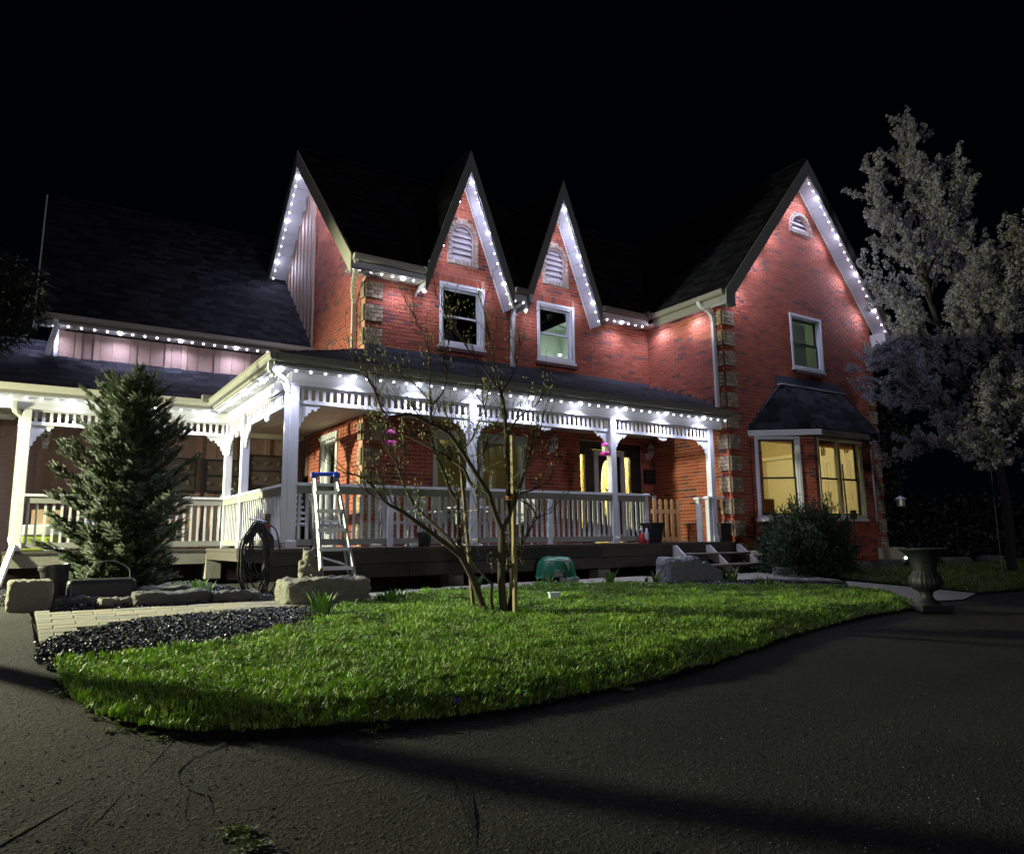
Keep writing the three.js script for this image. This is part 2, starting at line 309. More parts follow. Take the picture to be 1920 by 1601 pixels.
// arched and half-round louvre vents with a stone surround
function vent(frame, cx, y0, hw, ytop, spring) {
  const t = 0.1, sp = spring ?? ytop - hw; const s = part('stone_surround', extr(arch(cx, y0 - t, hw + t, ytop + t, 16, sp), 0.03, [arch(cx, y0, hw, ytop, 16, sp)]), M.mortar, house); put(s, frame);
  const st = tintMat(M.brick, [0.42, 0.36, 0.29]), st2 = tintMat(M.brick, [0.34, 0.29, 0.24]); let k = 0;
  const block = (x, y, w, h, a) => { const m = part('stone', rbox(w, h, 0.045, 0.008, 0, 0, 0.022), k++ % 2 ? st : st2, s); m.position.set(x, y, 0.002); m.rotation.z = a; };
  for (let x = cx - hw - t / 2; x < cx + hw + t; x += 0.095) block(x, y0 - t / 2, 0.085, t - 0.012, 0);
  for (let y = y0 + 0.05; y < sp - 0.02; y += 0.1) { block(cx - hw - t / 2, y, t - 0.012, 0.09, 0); block(cx + hw + t / 2, y, t - 0.012, 0.09, 0); }
  const n = Math.round((Math.PI * (hw + 0.05)) / 0.1), ry = ytop - sp;
  for (let i = 0; i < n; i++) { const a = (i + 0.5) / n * Math.PI, x = cx + (hw + t / 2) * Math.cos(a), y = sp + (ry + t / 2) * Math.sin(a); block(x, y, 0.09, 0.085, a); }
  const v = part('louvre_vent', extr(arch(cx, y0, hw, ytop, 16, sp), 0.02, [arch(cx, y0 + 0.035, hw - 0.035, ytop - 0.035, 16, sp)]), M.louvre, house); put(v, frame); v.translateZ(-0.03);
  part('vent_back', extr(arch(cx, y0, hw - 0.002, ytop - 0.002, 16, sp), 0.02).translate(0, 0, -0.07), M.louvre, v);
  const N = Math.round((ytop - y0) / 0.13);
  for (let i = 0; i < N; i++) { const y = y0 + 0.06 + i * 0.13; const half = y + 0.05 > sp ? hw * Math.sqrt(Math.max(0, 1 - ((y + 0.05 - sp) / (ytop - sp)) ** 2)) : hw; if (half < 0.08) continue;
    const g = box(2 * half - 0.06, 0.13, 0.012); g.rotateX(-0.42).translate(cx, y + 0.04, -0.018); part('louvre', g, M.louvre, v); }
}
vent(frameAt([0, 0, Z0], [1, 0, 0], [0, 0, 1]), 4.22, 7.5, 0.28, 8.34);
vent(frameAt([0, 0, Z0], [1, 0, 0], [0, 0, 1]), 6.73, 7.5, 0.28, 8.34);
vent(frameAt([0, 0, ZW], [1, 0, 0], [0, 0, 1]), 12.86, 9.28, 0.37, 9.68, 9.28);

// ---------------------------------------------------------------- roofs
const slopeF = (o, u, dir, k) => { const c = 1 / Math.hypot(1, k), s = k * c; return frameAt(o, u, [dir[0] * s, c, dir[1] * s]); };
{
  const L = 5.47, n = [[3.1, 5.26], [5.62, 7.76]]; const p = [[0, 0]]; for (const [a, b] of n) p.push([a - 1.55, 0], [a - 1.55, 0.66], [b - 1.55, 0.66], [b - 1.55, 0]);
  p.push([7.77, 0], [7.77, 0.02], [11.15, L - 0.02], [11.15, L], [0, L]);
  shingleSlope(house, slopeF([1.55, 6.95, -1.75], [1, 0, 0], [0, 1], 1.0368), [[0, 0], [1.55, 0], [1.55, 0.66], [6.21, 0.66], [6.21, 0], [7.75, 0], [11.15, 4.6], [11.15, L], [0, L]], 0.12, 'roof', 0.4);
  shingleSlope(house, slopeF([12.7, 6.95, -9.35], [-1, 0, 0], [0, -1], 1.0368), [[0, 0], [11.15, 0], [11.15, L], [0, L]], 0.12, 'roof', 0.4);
  part('ridge_cap', bar(V(1.56, 10.9, -5.55), V(12.6, 10.9, -5.55), 0.26, 0.03), M.roofDeck, house);
  for (const g of [G1, G2]) { // dormer roofs behind the narrow gables
    const hw = 1.078, k = 2.705, l = Math.hypot(hw, hw * k);
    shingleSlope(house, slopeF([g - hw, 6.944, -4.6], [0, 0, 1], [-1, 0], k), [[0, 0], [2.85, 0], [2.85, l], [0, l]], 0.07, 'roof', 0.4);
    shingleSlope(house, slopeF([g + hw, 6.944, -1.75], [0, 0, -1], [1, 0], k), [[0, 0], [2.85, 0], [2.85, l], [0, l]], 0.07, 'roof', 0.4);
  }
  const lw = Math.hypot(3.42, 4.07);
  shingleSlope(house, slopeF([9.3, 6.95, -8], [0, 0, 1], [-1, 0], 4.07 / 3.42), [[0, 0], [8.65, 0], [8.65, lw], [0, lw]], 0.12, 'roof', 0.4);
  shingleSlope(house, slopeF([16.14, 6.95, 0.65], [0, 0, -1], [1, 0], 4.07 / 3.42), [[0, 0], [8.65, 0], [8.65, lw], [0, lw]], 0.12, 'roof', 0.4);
  // left wing and the verandah roofs
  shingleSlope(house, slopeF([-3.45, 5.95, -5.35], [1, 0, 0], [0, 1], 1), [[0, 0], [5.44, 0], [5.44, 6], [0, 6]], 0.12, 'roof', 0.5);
  const ks = 0.93 / 1.8, k1 = 0.93 / 2.45, ll = Math.hypot(1.8, 0.93), lf = Math.hypot(2.5, 2.5 * k1), lv = Math.hypot(2.4, 2.4 * k1);
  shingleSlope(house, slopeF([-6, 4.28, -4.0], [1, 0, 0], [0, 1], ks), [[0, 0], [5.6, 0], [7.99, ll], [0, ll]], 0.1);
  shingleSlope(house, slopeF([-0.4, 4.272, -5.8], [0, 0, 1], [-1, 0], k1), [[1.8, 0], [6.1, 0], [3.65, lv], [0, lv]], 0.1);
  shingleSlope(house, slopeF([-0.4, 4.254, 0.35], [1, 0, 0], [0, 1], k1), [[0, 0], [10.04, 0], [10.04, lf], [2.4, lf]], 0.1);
  part('hip_cap', bar(V(-0.38, 4.295, 0.28), V(2.0, 5.215, -2.18), 0.2, 0.025), M.roofDeck, house);
  // roof that climbs on beyond the end of the boarded strip
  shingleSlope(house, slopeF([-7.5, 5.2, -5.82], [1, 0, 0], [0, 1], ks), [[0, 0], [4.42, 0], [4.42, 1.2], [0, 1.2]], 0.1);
  // flashing where the porch roof meets the bricks
  part('flashing', abox(2.03, XW - 0.03, 5.17, 5.34, Z0 + 0.012, Z0 + 0.03), M.flashing, house);
  for (let z = Z0 + 0.12, y = 5.12; z < 0.15; z += 0.25, y -= 0.25 * k1) part('step_flashing', abox(XW - 0.03, XW - 0.012, y - 0.06, y + 0.13, z, z + 0.2), M.flashing, house);
}
// a sloping eave at a gable: fascia, soffit panels; in a frame with a across, y up and b outwards
const rakeF = { front: frameAt([0, 0, 0], [1, 0, 0], [0, 0, 1]), left: frameAt([0, 0, 0], [0, 0, 1], [-1, 0, 0]) };
function rake(F, apex, low, drop, bWall, bFront, fMat, ft = 0.026) { // apex and low: [a, y] of the outer line; drop: height of the fascia
  const f = part('fascia', extr([apex, low, [low[0], low[1] - drop - 0.075], [apex[0], apex[1] - drop - 0.075]], ft), fMat, house); put(f, F); f.translateZ(bFront + 0.002);
  const a = V(apex[0], apex[1] - drop, 0), b = V(low[0], low[1] - drop, 0), L = a.distanceTo(b), d = b.clone().sub(a).normalize(), s = new THREE.Object3D(); put(s, F);
  const holder = part('soffit', new THREE.BufferGeometry().copy(bar(a.clone().setZ(bWall + 0.012), b.clone().setZ(bWall + 0.012), 0.022, 0.03, V(-d.y, d.x, 0))), M.whiteVinyl, house); put(holder, F);
  const n = Math.round(L / 0.31);
  for (let i = 0; i < n; i++) { const p = a.clone().lerp(b, (i + 0.012) / n), q = a.clone().lerp(b, (i + 0.988) / n); p.z = q.z = (bWall + bFront) / 2 + 0.012; const up = V(-d.y, d.x, 0); if (up.y < 0) up.negate();
    part('soffit_panel', bar(p.addScaledVector(up, 0.028 + (i % 2) * 0.003), q.addScaledVector(up, 0.028 + (i % 2) * 0.003), bFront - bWall - 0.024, 0.014, up), M.soffit, holder); }
}
for (const g of [G1, G2]) for (const s of [-1, 1]) rake(rakeF.front, [g, 9.86], [g + s * 1.085, 6.925], 0.41, Z0, -1.75, M.fasciaDark);
for (const s of [-1, 1]) rake(rakeF.front, [12.72, 11.02], [12.72 + s * 3.42, 6.95], 0.34, ZW, 0.65, M.fasciaDark);
for (const s of [-1, 1]) rake(rakeF.left, [-5.55, 10.89], [-5.55 + s * 3.78, 6.97], 0.33, -X0, -1.55, s > 0 ? M.cream : M.fasciaDark);
rake(rakeF.left, [-9.5, 10.1], [-5.35, 5.95], 0.24, 3.03, 3.4, M.whiteVinyl, 0.075);
part('eave_return', abox(15.66, 16.1, 6.55, 6.92, ZW - 0.2, 0.645), M.whiteVinyl, house);
part('eave_return', abox(9.31, 9.64, 6.62, 6.9, ZW + 0.24, 0.645), M.fasciaDark, house);
// level eaves: soffit panels and gutters
function gutter(a, b, out, mat = M.gutter) { const d = b.clone().sub(a), L = d.length(), g = extr([[0, 0], [0, -0.115], [0.075, -0.115], [0.1, -0.075], [0.1, -0.022], [0.115, -0.022], [0.115, 0]], L);
  const m = part('gutter', g, mat, house), z = new THREE.Vector3().crossVectors(out, V(0, 1, 0)); const start = z.dot(d) > 0 ? a : b; put(m, new THREE.Matrix4().makeBasis(out, V(0, 1, 0), z).setPosition(start)); return m; }
function flatSoffit(x0, x1, z0, z1, y, along = 'x', mat = M.soffit) { const s = part('soffit', abox(x0, x1, y + 0.016, y + 0.03, z0, z1), mat, house); const L = along === 'x' ? x1 - x0 : z1 - z0, n = Math.max(1, Math.round(L / 0.31));
  for (let i = 0; i < n; i++) { const p = i / n * L + 0.004, q = (i + 1) / n * L - 0.004; part('soffit_panel', along === 'x' ? abox(x0 + p, x0 + q, y, y + 0.013, z0, z1) : abox(x0, x1, y, y + 0.013, z0 + p, z0 + q), mat, s); } }
for (const [a, b] of [[1.56, 3.1], [5.27, 5.61], [7.77, 9.28]]) { part('fascia', abox(a, b, 6.72, 6.93, -1.79, -1.765), M.whiteVinyl, house); gutter(V(a, 6.96, -1.764), V(b, 6.96, -1.764), V(0, 0, 1), a < 3 ? M.cream : M.gutter); flatSoffit(a, b, Z0 + 0.012, -1.79, 6.725); }
part('fascia', abox(9.315, 9.34, 6.66, 6.93, -1.64, ZW + 0.24), M.gutter, house); gutter(V(9.314, 6.96, -1.64), V(9.314, 6.96, 0.62), V(-1, 0, 0)); flatSoffit(9.34, XW - 0.012, Z0 + 0.02, ZW + 0.24, 6.76, 'z');
part('gutter_corner_cap', abox(9.12, 9.42, 6.9, 7.02, -1.86, -1.6), M.gutter, house);
part('fascia', abox(-3.43, 1.98, 5.79, 5.94, -5.39, -5.365), M.gutter, house); gutter(V(-3.44, 5.96, -5.364), V(1.98, 5.96, -5.364), V(0, 0, 1)); flatSoffit(-3.44, 1.98, ZS + 0.05, -5.392, 5.79);
// verandah eaves
part('fascia', abox(-0.37, XW - 0.03, 4.115, 4.25, 0.29, 0.318), M.gutter, house); gutter(V(-0.38, 4.275, 0.32), V(XW - 0.03, 4.275, 0.32), V(0, 0, 1));
part('fascia', abox(-0.398, -0.37, 4.115, 4.25, -4.0, 0.318), M.gutter, house); gutter(V(-0.4, 4.275, -4.1), V(-0.4, 4.275, 0.435), V(-1, 0, 0));
part('fascia', abox(-6, -0.4, 4.115, 4.25, -4.06, -4.035), M.gutter, house); gutter(V(-6, 4.275, -4.034), V(-0.3, 4.275, -4.034), V(0, 0, 1), M.cream);
part('gutter_corner_cap', abox(-0.62, -0.38, 4.22, 4.36, -4.02, -3.86), M.gutter, house);
flatSoffit(-0.37, XW - 0.03, 0.071, 0.29, 4.1); flatSoffit(-0.37, -0.071, -4.2, 0.06, 4.1, 'z'); flatSoffit(-6, -0.38, -4.231, -4.06, 4.1);
// downspouts
function downspout(pts, mat, label) { const v = pts.map(p => V(...p)); const segs = []; for (let i = 0; i + 1 < v.length; i++) segs.push(bar(v[i], v[i + 1], 0.085, 0.062, Math.abs(v[i].y - v[i + 1].y) > 0.9 * v[i].distanceTo(v[i + 1]) ? V(0, 0, 1) : V(0, 1, 0)));
  for (const p of v.slice(1, -1)) segs.push(rbox(0.092, 0.08, 0.075, 0.02, p.x, p.y, p.z));
  const d = part('downspout', segs, mat, house, label); const t = v.reduce((a, b) => b, v[0]); return d; }
const curve = (...p) => new THREE.CatmullRomCurve3(p.map(q => V(...q)), false, 'catmullrom', 0.5).getPoints(14).map(q => [q.x, q.y, q.z]);
downspout([...curve([5.7, 6.86, -1.72], [5.68, 6.74, -1.75], [5.5, 6.62, -2.06], [5.47, 6.45, -2.12]), [5.45, 5.28, -2.12]], M.whiteVinyl, 'white downspout between the two narrow gables');
downspout([...curve([9.25, 6.86, -0.1], [9.3, 6.75, -0.06], [9.5, 6.6, 0.02], [9.57, 6.42, 0.03]), [9.57, 4.32, 0.03]], M.whiteVinyl, 'white downspout on the side of the wing');
downspout([...curve([1.62, 6.86, -1.74], [1.68, 6.72, -1.9], [1.82, 6.5, -2.4], [1.93, 6.3, -2.62]), [1.93, 5.3, -2.62], [1.85, 5.2, -2.5]], M.cream, 'cream downspout beside the left quoins');
downspout([...curve([-0.42, 4.18, 0.2], [-0.4, 4.05, 0.18], [-0.18, 3.93, 0.08], [-0.1, 3.78, 0.03]), [-0.105, 1.5, 0.03]], M.whiteVinyl, 'white downspout on the corner post of the verandah');
downspout([...curve([-3.62, 4.0, -4.2], [-3.6, 3.85, -4.25], [-3.5, 3.75, -4.3], [-3.5, 3.6, -4.3]), [-3.5, 1.62, -4.3], [-3.46, 1.5, -4.25], [-3.62, 0.84, -3.9]], M.cream, 'cream downspout at the left end of the verandah');
downspout([...curve([-3.12, 5.86, -5.3], [-3.1, 5.7, -5.4], [-3.16, 5.45, -5.6], [-3.2, 5.2, -5.66])], M.whiteVinyl, 'short curved downspout above the left verandah roof');
for (const y of [6.1, 5.5]) part('downspout_bracket', box(0.16, 0.03, 0.02, 5.47, y, -2.17), M.whiteVinyl, house);
for (const y of [6.0, 5.0]) part('downspout_bracket', box(0.02, 0.03, 0.16, 9.635, y, 0.03), M.whiteVinyl, house);

// ---------------------------------------------------------------- boarded walls of the left wing
{
  const s = part('board_wall', extr([[-12, 0.4], [X0 - 0.002, 0.4], [X0 - 0.002, 5.77], [-3.03, 5.77], [-3.03, 3.98], [-12, 3.98]], 0.15).translate(0, 0, ZS - 0.15), M.siding, house, 'boarded wall behind the left verandah');
  const tones = [[0.33, 0.21, 0.165], [0.3, 0.19, 0.15], [0.36, 0.235, 0.185], [0.27, 0.17, 0.14]];
  for (let x = -4.6, i = 0; x < 1.95; x += 0.36, i++) {
    const t = tintMat(M.siding, tones[i % 4]), w = Math.min(0.345, 1.98 - x);
    part('board', abox(x, x + w, 1.42, 3.92, ZS + 0.002, ZS + 0.02), t, s); if (i % 2 === 0) part('batten', abox(x - 0.06, x + 0.05, 1.42, 3.92, ZS + 0.021, ZS + 0.05), tintMat(M.siding, tones[(i + 1) % 4]), s);
  }
  const widths = [0.28, 0.13, 0.2, 0.12, 0.22, 0.33, 0.13, 0.25]; let x = -3.02, i = 0;
  while (x < 1.4) { const w = widths[i % 8]; part('board', abox(x, x + w - 0.012, 5.2, 5.76, ZS + 0.002, ZS + (w < 0.15 ? 0.045 : 0.018)), tintMat(M.siding, tones[(i * 3 + 1) % 4].map(c => c * 1.15)), s); x += w; i++; }
  part('corner_trim', abox(-3.1, -3.031, 5.1, 5.78, ZS - 0.1, ZS + 0.06), M.whiteVinyl, s);
  part('board_wall', extr([[-5.96, 5.1], [-5.96, 6.3], [-9.3, 9.64], [-9.3, 5.1]].map(p => [p[0], p[1]]).reverse(), 0.1).rotateY(-Math.PI / 2).translate(-2.93, 0, 0), M.siding, house);
  // low eave of the part further left
  part('fascia', abox(-9, -3.62, 3.82, 3.96, -5.3, -5.27), M.cream, house); gutter(V(-9, 3.97, -5.268), V(-3.6, 3.97, -5.268), V(0, 0, 1), M.cream);
  shingleSlope(house, slopeF([-9, 3.99, -5.2], [1, 0, 0], [0, 1], 0.5), [[0, 0], [5.4, 0], [5.4, 0.66], [0, 0.66]], 0.05);
}
// ---------------------------------------------------------------- windows, doors
function sash(name, o, u, n, w, h, opt = {}) { // frame at the wall face; sashes set back
  const wd = part(name, extr(rect(0, w, 0, h), 0.15, [rect(0.055, w - 0.055, 0.06, h - 0.06)]).translate(0, 0, -0.135), opt.frame || M.whiteVinyl, house, opt.label); put(wd, frameAt(o, u, n));
  part('brick_mould', extr(rect(-0.035, w + 0.035, -0.03, h + 0.04), 0.03, [rect(0.02, w - 0.02, 0.02, h - 0.02)]).translate(0, 0, 0.0125), opt.frame || M.whiteVinyl, wd);
  part('sill', box(w + 0.12, 0.05, 0.09, w / 2, -0.056, 0.03), opt.sill || M.whiteVinyl, wd);
  const mid = h * 0.49, cols = opt.cols || 1, cw = (w - 0.11) / cols;
  for (let c = 0; c < cols; c++) for (const [y0, y1, z] of [[0.06, mid + 0.02, -0.085], [mid - 0.02, h - 0.06, -0.112]]) {
    const x0 = 0.055 + c * cw, s = part('sash', extr(rect(x0 + 0.002, x0 + cw - 0.002, y0, y1), 0.026, [rect(x0 + 0.04, x0 + cw - 0.04, y0 + 0.038, y1 - 0.038)]).translate(0, 0, z), opt.sash || M.whiteVinyl, wd);
    part('pane', box(cw - 0.082, y1 - y0 - 0.078, 0.002, x0 + cw / 2, (y0 + y1) / 2, z + 0.013), M.glass, s);
  }
  for (let c = 1; c < cols; c++) part('mullion', box(0.09, h - 0.12, 0.09, 0.055 + c * cw, h / 2, -0.05), opt.frame || M.whiteVinyl, wd);
  return wd;
}
sash('sash_window', [3.69, 5.6, Z0], [1, 0, 0], [0, 0, 1], 1.02, 1.31, { label: 'dark window under the left narrow gable' });
sash('sash_window', [6.21, 5.6, Z0], [1, 0, 0], [0, 0, 1], 1.0, 1.31, { label: 'window with a ceiling fan behind it' });
sash('sash_window', [12.16, 5.62, ZW], [1, 0, 0], [0, 0, 1], 1.2, 1.33, { label: 'greenish window above the bay', sash: M.black });
for (const [x, y, z] of [[4.2, 5.5, Z0], [6.71, 5.5, Z0], [12.76, 5.52, ZW]]) part('brick_sill', box(1.18, 0.075, 0.1, x, y - 0.02, z + 0.03), tintMat(M.brick, BRICK_TONES[5]), house);
function room(x0, x1, y0, y1, z0, z1, mat, floorMat, name = 'room') { // closed on five sides, open towards its window (+z)
  const t = 0.06; return part(name, [abox(x0 - t, x1 + t, y0 - t, y1 + t, z0 - t, z0), abox(x0 - t, x0, y0, y1, z0, z1), abox(x1, x1 + t, y0, y1, z0, z1), abox(x0 - t, x1 + t, y0 - t, y0, z0, z1), abox(x0 - t, x1 + t, y1, y1 + t, z0, z1)], mat, house); }
room(3.2, 5.2, 5.3, 7.2, -4.4, Z0 - 0.201, M.darkRoom);
room(5.6, 9.2, 5.0, 7.45, -5.3, Z0 - 0.201, M.greenRoom);
room(11.4, 14.2, 5.0, 7.3, -2.6, ZW - 0.201, M.greenRoom);
// front door with side lights
{
  const d = part('front_door', [abox(7.34, 7.36, DECK, 3.77, Z0 - 0.16, Z0 - 0.01), abox(7.36, 9.27, 3.6, 3.77, Z0 - 0.16, Z0 - 0.012), abox(7.52, 7.76, DECK, 3.6, Z0 - 0.15, Z0 - 0.04), abox(8.72, 8.76, DECK, 3.6, Z0 - 0.15, Z0 - 0.04), abox(8.93, 9.27, DECK, 3.6, Z0 - 0.15, Z0 - 0.03), abox(7.36, 7.52, DECK, 1.75, Z0 - 0.14, Z0 - 0.05), abox(8.76, 8.93, DECK, 1.75, Z0 - 0.14, Z0 - 0.05), abox(7.36, 7.52, 3.46, 3.6, Z0 - 0.14, Z0 - 0.05), abox(8.76, 8.93, 3.46, 3.6, Z0 - 0.14, Z0 - 0.05)], M.doorBlack, house, 'black front door with a glowing oval light between two glowing side lights');
  part('storm_door_frame', extr(rect(7.77, 8.71, DECK + 0.02, 3.585), 0.04, [rect(7.89, 8.59, DECK + 0.2, 3.45)]).translate(0, 0, Z0 - 0.035), tintMat(M.whiteVinyl, [0.5, 0.5, 0.5]), d);
  const oval = []; for (let i = 0; i < 28; i++) { const a = i / 28 * 6.2832; oval.push([8.21 + 0.2 * Math.cos(a), 2.68 + 0.68 * Math.sin(a)]); }
  part('door_leaf', extr(rect(7.775, 8.705, DECK + 0.02, 3.58), 0.045, [oval]).translate(0, 0, Z0 - 0.11), M.doorBlack, d);
  part('pane', extr(oval, 0.004).translate(0, 0, Z0 - 0.09), M.frost, d, 'oval leaded door light');
  const came = []; for (const s of [-1, 1]) { came.push(tube([V(8.21 + s * 0.02, 3.3, 0), V(8.21 + s * 0.1, 2.95, 0), V(8.21 + s * 0.04, 2.6, 0), V(8.21 + s * 0.1, 2.3, 0), V(8.21 + s * 0.03, 2.05, 0)], 0.009, 24, 5)); came.push(tube([V(8.21 + s * 0.19, 2.62, 0), V(8.21 + s * 0.08, 2.72, 0), V(8.21, 2.62, 0)], 0.009, 12, 5)); }
  came.push(tube([V(8.21, 3.3, 0), V(8.21, 2.1, 0)], 0.008, 4, 5)); part('leading', merge(came).translate(0, 0, Z0 - 0.082), M.lead, d);
  for (const x of [7.44, 8.845]) { part('pane', abox(x - 0.079, x + 0.079, 1.75, 3.46, Z0 - 0.1, Z0 - 0.096), M.frost, d, 'narrow leaded side light');
    const c = []; for (const y of [3.3, 2.85, 2.5, 2.1]) c.push(box(0.15, 0.01, 0.01, x, y, Z0 - 0.09)); for (const s of [-1, 1]) c.push(tube([V(x + s * 0.06, 3.3, Z0 - 0.09), V(x + s * 0.015, 3.05, Z0 - 0.09), V(x + s * 0.05, 2.85, Z0 - 0.09), V(x + s * 0.01, 2.65, Z0 - 0.09), V(x + s * 0.05, 2.5, Z0 - 0.09), V(x + s * 0.02, 2.3, Z0 - 0.09), V(x + s * 0.05, 2.1, Z0 - 0.09)], 0.007, 24, 5)); part('leading', c, M.lead, d); }
  part('door_handle', [rod(V(7.92, 2.35, Z0 + 0.03), V(7.92, 2.55, Z0 + 0.03), 0.012), box(0.04, 0.24, 0.012, 7.92, 2.45, Z0 - 0.002)], M.aluminium, d);
  room(7.1, 9.5, 1.3, 3.9, -3.6, Z0 - 0.201, M.hallWall, null, 'hall');
}
{ // large window of the sitting room behind the small tree
  const w = part('picture_window', extr(rect(3.52, 5.78, 1.95, 3.72), 0.12, [rect(3.62, 4.62, 2.05, 3.62), rect(4.7, 5.68, 2.05, 3.62)]).translate(0, 0, Z0 - 0.1), tintMat(M.whiteVinyl, [0.5, 0.52, 0.48]), house, 'wide dim window behind the leafless tree');
  for (const [a, b] of [[3.62, 4.62], [4.7, 5.68]]) part('pane', abox(a - 0.01, b + 0.01, 2.04, 3.63, Z0 - 0.06, Z0 - 0.056), M.glass, w);
  part('header_board', abox(3.46, 5.84, 3.55, 3.75, Z0 + 0.012, Z0 + 0.04), tintMat(M.whiteVinyl, [0.5, 0.52, 0.48]), w);
  const r = room(2.6, 6.6, 1.3, 3.85, -6.2, Z0 - 0.201, tintMat(M.warmWall, [0.42, 0.38, 0.22]), null, 'sitting_room');
  part('picture_frame', [box(0.5, 0.6, 0.03, 5.2, 2.75, -6.16)], M.warmTrim, r); part('cupboard', [box(1.1, 1.3, 0.5, 3.6, 2.0, -5.9)], tintMat(M.bark, [0.12, 0.07, 0.03]), r); part('curtain', [box(0.25, 2.2, 0.12, 3.4, 2.6, -2.6)], tintMat(M.warmWall, [0.3, 0.27, 0.2]), r); part('sofa_back', [rbox(1.6, 0.5, 0.5, 0.1, 4.9, 1.9, -3.5)], tintMat(M.bark, [0.16, 0.1, 0.06]), r);
}
{ // patio door in the brick end wall
  const w = part('patio_door', extr(rect(0, 1.02, 0, 2.39), 0.16, [rect(0.1, 0.92, 0.12, 2.27)]).translate(0, 0, -0.12), M.whiteVinyl, house, 'white framed patio door in the brick end wall'); put(w, frameAt([X0, DECK, -4.52], [0, 0, 1], [-1, 0, 0]));
  part('door_leaf', extr(rect(0.102, 0.918, 0.122, 2.268), 0.04, [rect(0.2, 0.82, 0.26, 2.16)]).translate(0, 0, -0.08), M.whiteVinyl, w); part('pane', box(0.64, 1.92, 0.003, 0.51, 1.21, -0.06), M.glass, w);
  part('curtain', box(0.8, 2.1, 0.03, 0.51, 1.2, -0.24), tintMat(M.warmWall, [0.3, 0.34, 0.3]), w);
}
